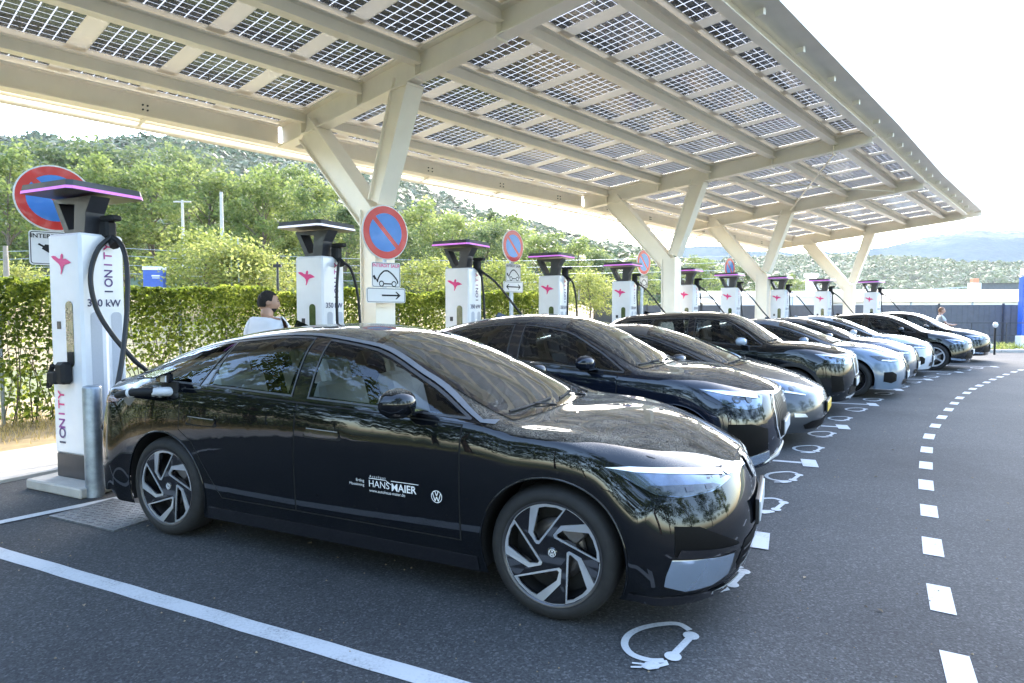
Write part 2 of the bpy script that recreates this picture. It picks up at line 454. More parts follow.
    def hit(s, u, z, ang):
        """ang in degrees: 0 from the front, 90 from the right, 180 from behind, 'T' from above (u=x, z=y)"""
        if ang == 'T': o = Vector((u, z, 4)); d = Vector((0, 0, -1))
        else:
            a = radians(ang); n = Vector((cos(a), -sin(a), 0)); o = Vector((u*sin(a), u*cos(a), z))+n*6; d = -n
        P, n, i, t = s.bvh.ray_cast(o, d)
        if P is None or (t > 6.6 and ang != 'T'):
            q = o+d*(5.2 if ang != 'T' else 3)
            P, n, i, t = s.bvh.find_nearest(q)
        return P, s.nrm(i, P)
    def panel(s, name, loops, m, parent, ang=90, off=.002, step=.06, mirror=False, V2=None, F2=None, both=False, thick=0.):
        if V2 is None: V2, F2 = fill2d(loops, step)
        VV = []; NN = []
        for u, z in [(q[0], q[1]) for q in V2]:
            P, n = s.hit(u, z, ang); VV.append(P+n*off); NN.append(n)
        FF = []
        for f in F2:
            a, b, c = VV[f[0]], VV[f[1]], VV[f[2]]
            FF.append(f if (b-a).cross(c-a).dot(NN[f[0]]) >= 0 else tuple(reversed(f)))
        if thick:
            # a skirt round the rim that closes the panel down to the body
            cnt = {}
            for f in FF:
                for i in range(len(f)):
                    e = (f[i], f[(i+1) % len(f)]); cnt[e] = 1
            n0 = len(VV)
            rim = [e for e in cnt if (e[1], e[0]) not in cnt]
            mp = {}
            for e in rim:
                for q in e:
                    if q not in mp: mp[q] = len(VV); VV.append(VV[q]-NN[q]*thick); NN.append(NN[q])
            for a, b in rim: FF.append((a, mp[a], mp[b], b))
        objs = []
        for sg in ([1, -1] if both else ([-1] if mirror else [1])):
            v3 = [Vector((v.x, v.y*sg, v.z)) for v in VV]; n3 = [Vector((v.x, v.y*sg, v.z)) for v in NN]
            f3 = FF if sg == 1 else [tuple(reversed(f)) for f in FF]
            me = bpy.data.meshes.new(name); me.from_pydata(v3, [], f3); me.materials.append(m)
            me.polygons.foreach_set('use_smooth', [True]*len(f3)); me.update()
            if me.validate(): pass
            if len(me.vertices) == len(n3): me.normals_split_custom_set_from_vertices([tuple(n) for n in n3])
            o = bpy.data.objects.new(name, me); link(o, parent); objs.append(o)
        return objs if both else objs[0]
    def strip(s, name, pts, w, m, parent, ang=90, off=.003, both=False, closed=False, w2=None):
        """ribbon along a polyline laid on the body"""
        P = [Vector(p) for p in pts]; n = len(P); V = []; F = []
        for i in range(n):
            if closed: t = (P[(i+1) % n]-P[i-1])
            else: t = P[min(i+1, n-1)]-P[max(i-1, 0)]
            t.normalize(); q = Vector((-t.y, t.x)); ww = w if w2 is None else lerp(w, w2, i/(n-1))
            V += [tuple(P[i]+q*ww/2), tuple(P[i]-q*ww/2)]
        for i in range(n if closed else n-1):
            j = (i+1) % n; F.append((2*i, 2*i+1, 2*j+1, 2*j))
        return s.panel(name, None, m, parent, ang, off, V2=V, F2=F, both=both)
    def body(s, name, m, parent, side_polys, top_polys, arches, R):
        V, F, N = s.V, s.F, s.N
        W2 = s.p['W']/2
        kill = set(); Vn = [v.copy() for v in V]; Nn = list(N)
        for fi, f in enumerate(F):
            c = sum((V[i] for i in f), Vector())/len(f)
            nn = N[f[0]]
            if abs(nn.y) > .35 and abs(c.y) > .3:
                for P in side_polys:
                    if all(inpoly(V[i].x, V[i].z, P) for i in f): kill.add(fi)
            for P in top_polys:
                if c.z > s.p['zbelt0']-.1 and all(inpoly(V[i].x, V[i].y, P) for i in f): kill.add(fi)
            if abs(c.y) > W2-.40:
                for ax in arches:
                    if all(hypot(V[i].x-ax, V[i].z-s.p['r']) < R for i in f): kill.add(fi)
        keep = [f for i, f in enumerate(F) if i not in kill]
        used = set(i for f in keep for i in f)
        for i in used:
            v = V[i]
            if abs(v.y) > W2-.42:
                for ax in arches:
                    d = hypot(v.x-ax, v.z-s.p['r'])
                    if d < R:
                        k = R/max(d, .01); nx = ax+(v.x-ax)*k; nz = s.p['r']+(v.z-s.p['r'])*k
                        if nz < s.p.get('zsill', .19): nz = v.z; nx = ax+math.copysign(sqrt(max(0, R*R-(nz-s.p['r'])**2)), v.x-ax)
                        P, n = s.hit(nx, nz, 90)
                        if v.y > 0: P = Vector((P.x, -P.y, P.z)); n = Vector((n.x, -n.y, n.z))
                        Vn[i] = P; Nn[i] = n
        mp = {}; vs = []; ns = []
        for i in sorted(used): mp[i] = len(vs); vs.append(Vn[i]); ns.append(Nn[i])
        me = bpy.data.meshes.new(name); me.from_pydata(vs, [], [tuple(mp[i] for i in f) for f in keep]); me.materials.append(m)
        me.polygons.foreach_set('use_smooth', [True]*len(keep)); me.update()
        me.normals_split_custom_set_from_vertices([tuple(n) for n in ns])
        o = bpy.data.objects.new(name, me); return link(o, parent)

def wheel_meshes(r, rr, style, M):
    """returns list of (name, mesh builder, material); outward is local +z"""
    out = []
    t = MB(); w = .115
    t.lathe([(rr-.004, -w), (r-.045, -w-.004), (r-.015, -w+.012), (r-.002, -w+.04), (r, 0), (r-.002, w-.055), (r-.014, w-.022), (r-.03, w-.008), (rr+.03, w+.002), (rr+.006, w-.006), (rr-.004, w-.02)], 72)
    out.append(('tyre', t, M['tyre']))
    b = MB()
    b.lathe([(rr+.006, w-.004), (rr-.002, w-.004), (rr-.008, w-.012)], 72)
    out.append(('rim_lip', b, M['alud'] if style in ('hero', 'dark') else M['alu']))
    bb = MB(); bb.lathe([(rr-.008, w-.012), (rr-.02, w-.06), (rr-.03, -w+.01)], 48); bb.lathe([(.0, -.02), (rr-.03, -.02)], 32)
    out.append(('rim_barrel', bb, M['black']))
    dsk = MB(); dsk.lathe([(.07, .0), (.07, .012), (.165, .012), (.165, 0)], 40)
    dsk.box((.10, .11, .02), (.10, .12, .05), rz=.8, bev=.01)
    out.append(('brake_disc', dsk, M['disc']))
    holes = []; rings = []
    zf = w-.022
    if style == 'hero':
        U = [(-.43, .885), (-.30, .935), (-.1, .96), (.12, .955), (.30, .915), (-.27, .13), (-.33, .13), (-.48, .345)]
        I = [(-.26, .865), (-.12, .905), (.10, .912), (.235, .872), (-.272, .195), (-.322, .198), (-.385, .355)]
        for k in range(5):
            a = -2*pi*k/5; rot = lambda P: [((x*cos(a)-y*sin(a))*rr, (x*sin(a)+y*cos(a))*rr) for x, y in P]
            holes.append(rot(I)); rings.append((rot(U), rot(I)))
    else:
        n = {'five': 5, 'ten': 10, 'dark': 7, 'six': 6}[style]
        for k in range(n):
            a = 2*pi*k/n; h = pi/n
            g = .30 if n < 8 else .34
            P = []
            for q in (-1, -.5, 0, .5, 1): P.append((a+h*q*(1-g*.55), .90))
            for q in (1, -1): P.append((a+h*q*(1-g*1.5), .34))
            holes.append([(rr*R*cos(t), rr*R*sin(t)) for t, R in P])
    circ = [(rr*.985*cos(2*pi*k/60), rr*.985*sin(2*pi*k/60)) for k in range(60)]
    V, F = fill2d([circ]+holes, 0)
    f = MB()
    def dome(x, y): return zf+.006-.030*(1-min(1, hypot(x, y)/rr))**1.5
    V3 = [(x, y, dome(x, y)) for x, y in V]; f.add(V3, F)
    for H in holes:
        n = len(H); V4 = [(x, y, dome(x, y)) for x, y in H]+[(x, y, dome(x, y)-.03) for x, y in H]
        f.add(V4, [(i, (i+1) % n, n+(i+1) % n, n+i) for i in range(n)])
    out.append(('rim', f, M['gloss'] if style in ('hero', 'dark') else M['alu']))
    if rings:
        g = MB()
        for U, I in rings:
            V, F = fill2d([U, I], 0); g.add([(x, y, dome(x, y)+.003) for x, y in V], F)
            for H in (U, I):
                n = len(H); g.add([(x, y, dome(x, y)+.003) for x, y in H]+[(x, y, dome(x, y)-.006) for x, y in H], [(i, (i+1) % n, n+(i+1) % n, n+i) for i in range(n)])
        # fine polished line at the rim between the blades
        for k in range(5):
            a0 = pi/2-.33-2*pi*k/5; a1 = pi/2-.80-2*pi*k/5
            A = [(a0+(a1-a0)*i/8) for i in range(9)]
            vs = [(rr*.975*cos(a), rr*.975*sin(a), zf+.0085) for a in A]+[(rr*.955*cos(a), rr*.955*sin(a), zf+.0085) for a in A]
            g.add(vs, [(i, i+1, 9+i+1, 9+i) for i in range(8)])
        out.append(('spoke_inlay', g, M['alu']))
    c = MB(); c.lathe([(.0, zf-.008), (.028, zf-.008), (.031, zf-.014), (.031, zf-.04)], 24)
    out.append(('hub_cap', c, M['gloss'] if style == 'hero' else M['alud']))
    if style == 'hero':
        e = MB(); emblem(e, .021, zf-.0065)
        out.append(('emblem', e, M['white']))
    return out

def emblem(mb, R, z, wd=.13):
    """ring with a V above a W"""
    n = 36
    vs = [(R*cos(2*pi*k/n), R*sin(2*pi*k/n), z) for k in range(n)]+[(R*(1-wd)*cos(2*pi*k/n), R*(1-wd)*sin(2*pi*k/n), z) for k in range(n)]
    mb.add(vs, [(k, (k+1) % n, n+(k+1) % n, n+k) for k in range(n)])
    for P in ([(-.30, .84), (0, .12), (.30, .84)], [(-.72, .50), (-.30, -.72), (0, -.02), (.30, -.72), (.72, .50)]):
        for i in range(len(P)-1):
            a = Vector(P[i]); b = Vector(P[i+1]); t = (b-a).normalized(); q = Vector((-t.y, t.x))*.075
            mb.add([(v.x*R, v.y*R, z+.0002*i) for v in (a-q, b-q, b+q, a+q)], [(0, 1, 2, 3)])

def add_wheels(root, p, M, style, only=None):
    r = p['r']; rr = p.get('rr', r*.72); W2 = p['W']/2
    ms = wheel_meshes(r, rr, style, M); meshes = None
    for ax in p['axles']:
        for sg in (-1, 1):
            w = bpy.data.objects.new('wheel', None); link(w, root)
            w.location = (ax, sg*(W2-.135), r); w.rotation_euler = (radians(90), 0, 0 if sg < 0 else pi)
            spin = Matrix.Rotation(p.get('spin', 0), 3, 'Z')
            if meshes is None:
                meshes = []
                for nm, mb, m in ms:
                    o = mb.build(nm, m, w); meshes.append((nm, o.data))
            else:
                for nm, me in meshes:
                    o = bpy.data.objects.new(nm, me); link(o, w)

def seat_mb(mb, x, y, s=1.):
    R = Matrix.Rotation(-.28, 3, 'Y')
    mb.box((x, y, .52), (.50, .50, .16), bev=.05)
    mb.box((x-.30, y, .84), (.14, .48, .62), M=R, bev=.06)
    mb.box((x-.40, y, 1.20), (.09, .26, .19), M=R, bev=.04)

def car(p, M, label, loc, rz, group=None, name='parked_car', paintm=None, level=2, wheels='five', glass=None, hero=False):
    root = thing(name, label, 'car', loc, rz, group)
    S = Skin(p, level); W2 = p['W']/2; pm = paintm
    xcw, xwt = p['xcowl'], p['xwt']
    # ---- side glass outline
    zb = lambda x: S.ZB(x)+.012
    zt = lambda x: S.ZT(x)-p.get('trim', .045)
    xa, xz = p['dlo']          # front and rear tip
    def seg(x0, x1, s0, s1, n=12):
        """window between x0 (rear) and x1 (front); s = lean of its ends per metre of height"""
        low = [(lerp(x0, x1, i/n), zb(lerp(x0, x1, i/n))) for i in range(n+1)]
        def topx(xb, sl):
            x = xb
            for _ in range(12): x = xb+sl*(max(zt(x), zb(xb))-zb(xb))
            return x
        t1 = topx(x1, s1); t0 = topx(x0, s0)
        up = [(lerp(t1, t0, i/n), max(zt(lerp(t1, t0, i/n)), zb(lerp(t1, t0, i/n))+.012)) for i in range(n+1)]
        return low+up
    full = seg(xz, xa, p.get('rlean', .6), 0, 26)
    wins = []
    for x0, x1, s0, s1 in p['windows']:
        wins.append(seg(x0, x1, s0, s1))
    # ---- windscreen and rear glass seen from above
    yA = lambda x: S.YT(x)-.035
    ws = [(x, -yA(x)) for x in [lerp(xcw+.02, xwt+.02, i/8) for i in range(9)]]
    wf = [(xcw+.02+.07, -yA(xcw)*.55), (xcw+.02+.09, 0), (xcw+.02+.07, yA(xcw)*.55)]
    WS = ws+[(xwt-.03, -yA(xwt)*.5), (xwt-.035, 0), (xwt-.03, yA(xwt)*.5)]+[(x, -y) for x, y in reversed(ws)]+list(reversed(wf))
    rg0, rg1 = p['rear_glass']
    rg = [(x, -(S.YT(x)-.04)) for x in [lerp(rg0, rg1, i/6) for i in range(7)]]
    RG = rg+[(x, -y) for x, y in reversed(rg)]
    R = p['r']+p.get('arch_gap', .045)
    bd = S.body('body', pm, root, [shrink(w, .012) for w in wins], [shrink(WS, .02), shrink(RG, .02)], p['axles'], R)
    bd.name = 'body'
    # black surround of the side glass
    gl = glass or M['glass']
    for o in S.panel('window_surround', [shrink(full, -.012)]+[shrink(w, .022) for w in wins], M['gloss'], root, 90, .002, both=True): pass
    for i, w in enumerate(wins):
        S.panel('window', [shrink(w, .008)], gl if i == 0 or not p.get('privacy') else M['privacy'], root, 90, .004, both=True)
    for w in wins:
        S.panel('window_seal', [shrink(w, .002), shrink(w, .014)], M['seal'], root, 90, .0065, both=True)
    S.panel('windscreen', [WS], p.get('wsm') or M['windscreen'], root, 'T', .004)
    S.panel('windscreen_surround', [shrink(WS, -.012), shrink(WS, .035)], M['gloss'], root, 'T', .006)
    S.panel('rear_window', [RG], M['privacy'], root, 'T', .004)
    if p.get('chrome'):
        pts = [(lerp(xa+.06, xz+p.get('chrome_back', -.1), i/40), 0) for i in range(41)]
        pts = [(x, max(zt(x)+.012, zb(x)-.0)) for x, _ in pts]
        S.strip('roof_trim', pts, .015, M['trim'], root, 90, .009, both=True)
    if p.get('belt_chrome'):
        S.strip('belt_trim', [(lerp(xa, xz, i/30), zb(lerp(xa, xz, i/30))-.012) for i in range(31)], .014, M['chrome'], root, 90, .006, both=True)
    # ---- shut lines and doors: a dark ribbon behind, the door leaf proud of it
    zs = p.get('zsill', .19)+.17
    xb = p['bpillar']; xd = p['door_front']; ax0, ax1 = p['axles'][1], p['axles'][0]
    def doorpoly(x0, x1, arch=None, f=0):
        low = []
        for i in range(9):
            x = lerp(x0, x1, i/8); z = zs
            if arch is not None:
                Ra = R+.075; d = x-arch
                if abs(d) < Ra: z = max(z, p['r']+sqrt(Ra*Ra-d*d))
            low.append((x, z))
        up = [(lerp(x1, x0, i/8)+f*.0, zb(lerp(x1, x0, i/8))-.028) for i in range(9)]
        P = low+up
        return P
    front = doorpoly(xb+.004, xd); rear = doorpoly(p['door_rear'], xb-.004, p['axles'][1])
    for P in (front, rear):
        S.panel('shut_line', [shrink(P, -.007), shrink(P, .006)], M['gap'], root, 90, .0012, both=True)
        dd = S.panel('door', [shrink(P, .0015)], pm, root, 90, .0028, both=True)
        # handle
        x1 = min(q[0] for q in P)+.10; hz = p.get('zhandle', .80)
        for sg, d in zip((1, -1), dd):
            H = smooth_outline([(x1, hz-.022), (x1+.24, hz-.026), (x1+.25, hz+.016), (x1+.01, hz+.022)], 3)
            S.strip('handle_glint', [(x1+.005, hz+.024), (x1+.12, hz+.021), (x1+.252, hz+.018)], .006, M['trim'], d, 90, .0125) if sg > 0 else None  # pale strip laid in for the bright reflection along the handle's top
            S.panel('door_handle', [H], M['gloss'], d, 90, .012, step=.05, mirror=sg < 0, thick=.010)
            H2 = smooth_outline([(x1-.012, hz-.036), (x1+.255, hz-.036), (x1+.262, hz-.012), (x1-.008, hz-.008)], 3)
            S.panel('handle_recess', [H2], M['black'], d, 90, .0042, step=.05, mirror=sg < 0)
    # hood shut line
    hl = p.get('hoodline')
    if hl:
        S.strip('hood_shut_line', hl, .008, M['gap'], root, 'T', .0014)
        S.strip('hood_shut_line', [(x, -y) for x, y in hl], .008, M['gap'], root, 'T', .0016)
    # wheel wells and arch lips
    for ax in p['axles']:
        for sg in (-1, 1):
            ww = MB(); lip = MB()
            n = 40; a0 = -.35; A = [a0+(pi-2*a0)*i/n for i in range(n+1)]
            vs = []; 
            for a in A:
                x = ax+R*cos(a); z = max(.10, p['r']+R*sin(a)); P, nn = S.hit(x, z, 90); y = min(-P.y, W2)-.006
                if z < zs-.17: y = W2-.05
                vs += [(x, sg*y, z), (x, sg*(W2-.42), z)]
            ww.add(vs, [(2*i, 2*i+1, 2*i+3, 2*i+2) for i in range(n)], True)
            c = [(ax+R*cos(a), sg*(W2-.42), p['r']+R*sin(a)) for a in A]; ww.add(c, [tuple(range(len(c)))])
            pts = []
            for a in [A[0]+(A[-1]-A[0])*i/60 for i in range(61)]:
                x = ax+(R+.004)*cos(a); z = p['r']+(R+.004)*sin(a)
                if z < p.get('zsill', .19)+.01: continue
                P, nn = S.hit(x, z, 90); pts.append((x, sg*(-P.y+.0015), z))
            lip.tube(pts, .006, 6)
            ww.build('wheel_well', M['black'], root)
            lip.build('arch_lip', pm if not p.get('clad') else M['plastic'], root)
    if p.get('clad'):
        for ax in p['axles']:
            A = [-.15+(pi+.3)*i/30 for i in range(31)]
            o1 = [(ax+(R+.05)*cos(a), max(zs-.16, p['r']+(R+.05)*sin(a))) for a in A]; i1 = [(ax+(R+.002)*cos(a), max(zs-.16, p['r']+(R+.002)*sin(a))) for a in reversed(A)]
            S.panel('arch_cladding', [o1+i1], M['plastic'], root, 90, .006, both=True)
    # sill skirt
    x0, x1 = ax0+R+.02, ax1-R-.02; zz = p.get('zsill', .19)
    sk = [(x0, zz+.005), (x1, zz+.005), (x1-.01, zz+.085), (x0+.01, zz+.085)]
    S.panel('sill', [sk], M['plastic'] if not hero else M['gloss'], root, 90, .010, both=True, thick=.009)
    # floor pan
    fl = MB(); xf, xr = p['xf'], p['xr']
    o = [(xf-.12, .0), (xf-.18, .5), (xf-.42, W2*.9), (ax1-R, W2*.93), (ax1-R, W2-.44), (ax0+R, W2-.44), (ax0+R, W2*.93), (xr+.45, W2*.9), (xr+.18, .6), (xr+.12, 0)]
    o = [(xf-.12, -.0), (xf-.14, .4), (xf-.3, W2*.80), (xf-.46, W2*.9), (xf-.46, W2-.42), (ax1-R, W2-.42), (ax1-R, W2*.92), (ax0+R, W2*.92), (ax0+R, W2-.42), (xr+.42, W2-.42), (xr+.42, W2*.88), (xr+.2, .6)]
    poly = [(x, -y) for x, y in o]+[(x, y) for x, y in reversed(o[1:])]
    V, F = fill2d([poly], 0); fl.add([(x, y, p.get('zsill', .19)+.012) for x, y in V], F)
    fl.build('floor_pan', M['black'], root)
    # cabin
    it = MB()
    it.box((lerp(xb, xcw, .86), 0, p['zbelt0']-.10), (.42, W2*1.55, .12), bev=.05)
    it.box((xcw+.0, 0, p['zbelt0']-.22), (.5, W2*1.6, .2), bev=.05)
    it.box((lerp(ax0, xb, .6), 0, .33), (2.6, W2*1.7, .03))
    it.tube([(xcw-.62+.05*sin(a), .38+.17*cos(a), .93+.17*sin(a)) for a in [2*pi*k/20 for k in range(21)]], .014, 6, cap=False)
    it.build('dashboard', M['dash'], root)
    for sx, sy in ((xb+.28, -.38), (xb+.28, .38), (xb-.72, -.38), (xb-.72, .38)):
        q = MB(); seat_mb(q, sx, sy); q.build('car_seat', M['seat_' + p.get('seats', 'dark')], root, bevel=0)
    add_wheels(root, p, M, wheels)
    # mirrors
    mx = p.get('mirror_x', xcw-.33); mz = zb(mx)+.07
    for sg in (-1, 1):
        m = MB(); yy = W2*.93; ms_ = p.get('mirror_s', 1.)
        prof = []
        n = 14
        for (dy, rx, rz_, ox, oz) in ((0.0, .035, .03, -.02, .0), (.03, .075, .062, -.01, .0), (.09, .10, .074, 0, .002), (.16, .095, .068, -.01, .004), (.205, .065, .045, -.025, .004), (.222, .02, .015, -.035, .004)):
            prof.append([(mx+ox+ms_*rx*cos(t)*(1 if cos(t) > 0 else .45), sg*(yy+dy+.03), mz+oz+ms_*rz_*(abs(sin(t))**.8)*(1 if sin(t) > 0 else -1)) for t in [2*pi*k/n for k in range(n)]])
        vs = [v for r_ in prof for v in r_]; fs = []
        for i in range(len(prof)-1):
            for k in range(n):
                f = (i*n+k, i*n+(k+1) % n, (i+1)*n+(k+1) % n, (i+1)*n+k); fs.append(f if sg > 0 else tuple(reversed(f)))
        m.add(vs, fs, True); m.add(prof[-1], [tuple(range(n))]); m.add(prof[0], [tuple(range(n))])
        cap = m.build('mirror', p.get('mirror_m') or pm, root)
        a = MB(); a.bar((mx+.02, sg*(yy-.05), mz-.085), (mx+.0, sg*(yy+.10), mz-.05), .07, .022); a.bar((mx+.06, sg*(yy+.0), mz-.055), (mx+.055, sg*(yy+.22), mz-.05), .05, .014)
        a.build('mirror_foot', M['gloss'], cap)
    # wipers
    for y0, y1, dx in ((-.05, -.62, .0), (.55, .02, .0)):
        pts = []
        for i in range(9):
            t = i/8; y = lerp(y1, y0, t); x = xcw+.045-.035*t-.11*(y/(W2*.8))**2; P, n = S.hit(x, y, 'T'); pts.append(P+Vector((0, 0, .013)))
        w = MB(); w.tube(pts, .007, 6); P, n = S.hit(xcw+.09, lerp(y0, y1, .2), 'T'); w.tube([P+Vector((0, 0, .008)), pts[4]+Vector((0, 0, .006))], .006, 6); w.build('wiper', M['black'], root)
    # shark fin
    P, n = S.hit(p['xre']+.25, 0, 'T'); f = MB()
    f.add([(P.x-.10, -.02, P.z-.01), (P.x-.10, .02, P.z-.01), (P.x+.10, .0, P.z-.01), (P.x-.085, .0, P.z+.055)], [(0, 2, 3), (2, 1, 3), (1, 0, 3)]); f.build('aerial_fin', pm, root)
    return root, S

def plate(S, root, M, m, text=None, z=.42, w=.52, h=.11, ang=0, textcol=None):
    P, n = S.hit(0, z, 0)
    b = MB(); b.box((P.x+.018, 0, z), (.012, w, h), bev=.003)
    o = b.build('number_plate', m, root)
    fr = MB(); fr.box((P.x+.006, 0, z), (.02, w+.03, h+.03), bev=.004); fr.build('plate_frame', M['plastic'], o)
    if text:
        V, F = text2d(text, .085, True)
        t = MB(); t.add([(P.x+.0252, v[0], z+v[1]) for v in V], F); t.build('lettering', textcol or M['black'], o)
    return o

random.seed(7)
M = make_materials()

# ------------------------------------------------------------------ setting materials
def asphalt_mat():
    m, nt, out = new_mat('asphalt'); L = nt.links.new
    b = nd(nt, 'ShaderNodeBsdfPrincipled'); b.inputs['Roughness'].default_value = .85; b.inputs['Specular IOR Level'].default_value = .35
    tc = nd(nt, 'ShaderNodeTexCoord')
    v = nd(nt, 'ShaderNodeTexVoronoi', i_Scale=95.); L(tc.outputs['Object'], v.inputs['Vector'])
    n1 = nd(nt, 'ShaderNodeTexNoise', i_Scale=75., i_Detail=4., i_Roughness=.65); L(tc.outputs['Object'], n1.inputs['Vector'])
    n2 = nd(nt, 'ShaderNodeTexNoise', i_Scale=.55, i_Detail=6., i_Roughness=.6); L(tc.outputs['Object'], n2.inputs['Vector'])
    r1 = ramp(nt, [(.22, (.036, .037, .038)), (.5, (.056, .058, .060)), (.75, (.084, .086, .089)), (.88, (.13, .13, .13))]); L(n1.outputs['Fac'], r1.inputs['Fac'])
    vc = nd(nt, 'ShaderNodeSeparateColor'); L(v.outputs['Color'], vc.inputs[0])
    r3 = ramp(nt, [(.0, (.55, .55, .57)), (.86, (1.05, 1.05, 1.05)), (.94, (1.55, 1.55, 1.52))]); L(vc.outputs[0], r3.inputs['Fac'])
    mu = nd(nt, 'ShaderNodeMix', data_type='RGBA', blend_type='MULTIPLY'); mu.inputs[0].default_value = 1.
    L(r1.outputs[0], mu.inputs[6]); L(r3.outputs[0], mu.inputs[7])
    r2 = ramp(nt, [(.28, (.66, .66, .68)), (.45, (.95, .95, .95)), (.72, (1.25, 1.24, 1.22))]); L(n2.outputs['Fac'], r2.inputs['Fac'])
    mu2 = nd(nt, 'ShaderNodeMix', data_type='RGBA', blend_type='MULTIPLY'); mu2.inputs[0].default_value = 1.
    L(mu.outputs[2], mu2.inputs[6]); L(r2.outputs[0], mu2.inputs[7]); L(mu2.outputs[2], b.inputs['Base Color'])
    bp = nd(nt, 'ShaderNodeBump', i_Strength=.55, i_Distance=.006); L(n1.outputs['Fac'], bp.inputs['Height']); L(bp.outputs[0], b.inputs['Normal'])
    L(b.outputs[0], out.inputs['Surface']); return m

def worn_paint(name, col=(.66, .67, .67), wear=.5):
    m, nt, out = new_mat(name); L = nt.links.new
    b = nd(nt, 'ShaderNodeBsdfPrincipled'); b.inputs['Roughness'].default_value = .7
    tc = nd(nt, 'ShaderNodeTexCoord')
    n1 = nd(nt, 'ShaderNodeTexNoise', i_Scale=70., i_Detail=5., i_Roughness=.75); L(tc.outputs['Object'], n1.inputs['Vector'])
    n2 = nd(nt, 'ShaderNodeTexNoise', i_Scale=3., i_Detail=6.); L(tc.outputs['Object'], n2.inputs['Vector'])
    ad = nd(nt, 'ShaderNodeMath', operation='MULTIPLY_ADD'); L(n2.outputs['Fac'], ad.inputs[0]); ad.inputs[1].default_value = .55; L(n1.outputs['Fac'], ad.inputs[2])
    r = ramp(nt, [(.52, (.10, .10, .11)), (.63, tuple(c*.8 for c in col)), (.80, col)]); L(ad.outputs[0], r.inputs['Fac'])
    L(r.outputs[0], b.inputs['Base Color'])
    bp = nd(nt, 'ShaderNodeBump', i_Strength=.3, i_Distance=.004); L(n1.outputs['Fac'], bp.inputs['Height']); L(bp.outputs[0], b.inputs['Normal'])
    L(b.outputs[0], out.inputs['Surface']); return m

def leaf_mat(name, cols, trans=.45, rough=.5, nscale=.5):
    m, nt, out = new_mat(name); L = nt.links.new
    g = nd(nt, 'ShaderNodeNewGeometry'); tc = nd(nt, 'ShaderNodeTexCoord'); oi = nd(nt, 'ShaderNodeObjectInfo')
    n = nd(nt, 'ShaderNodeTexNoise', i_Scale=nscale, i_Detail=3.); L(tc.outputs['Object'], n.inputs['Vector'])
    ad = nd(nt, 'ShaderNodeMath', operation='MULTIPLY_ADD'); L(g.outputs['Random Per Island'], ad.inputs[0]); ad.inputs[1].default_value = .45
    ms = nd(nt, 'ShaderNodeMath', operation='MULTIPLY_ADD'); L(n.outputs['Fac'], ms.inputs[0]); ms.inputs[1].default_value = .9; ms.inputs[2].default_value = -.28
    L(ms.outputs[0], ad.inputs[2])
    a2 = nd(nt, 'ShaderNodeMath', operation='MULTIPLY_ADD'); L(oi.outputs['Random'], a2.inputs[0]); a2.inputs[1].default_value = .25; L(ad.outputs[0], a2.inputs[2])
    r = ramp(nt, [(.15, cols[0]), (.5, cols[1]), (.9, cols[2])]); L(a2.outputs[0], r.inputs['Fac'])
    d = nd(nt, 'ShaderNodeBsdfPrincipled'); d.inputs['Roughness'].default_value = rough; L(r.outputs[0], d.inputs['Base Color']); d.inputs['Specular IOR Level'].default_value = .12
    t = nd(nt, 'ShaderNodeBsdfTranslucent')
    hs = nd(nt, 'ShaderNodeHueSaturation'); hs.inputs['Saturation'].default_value = 1.1; hs.inputs['Value'].default_value = 1.8; hs.inputs['Hue'].default_value = .485
    L(r.outputs[0], hs.inputs['Color']); L(hs.outputs[0], t.inputs[0])
    mx = nd(nt, 'ShaderNodeMixShader'); mx.inputs[0].default_value = trans; L(d.outputs[0], mx.inputs[1]); L(t.outputs[0], mx.inputs[2])
    L(mx.outputs[0], out.inputs['Surface']); return m

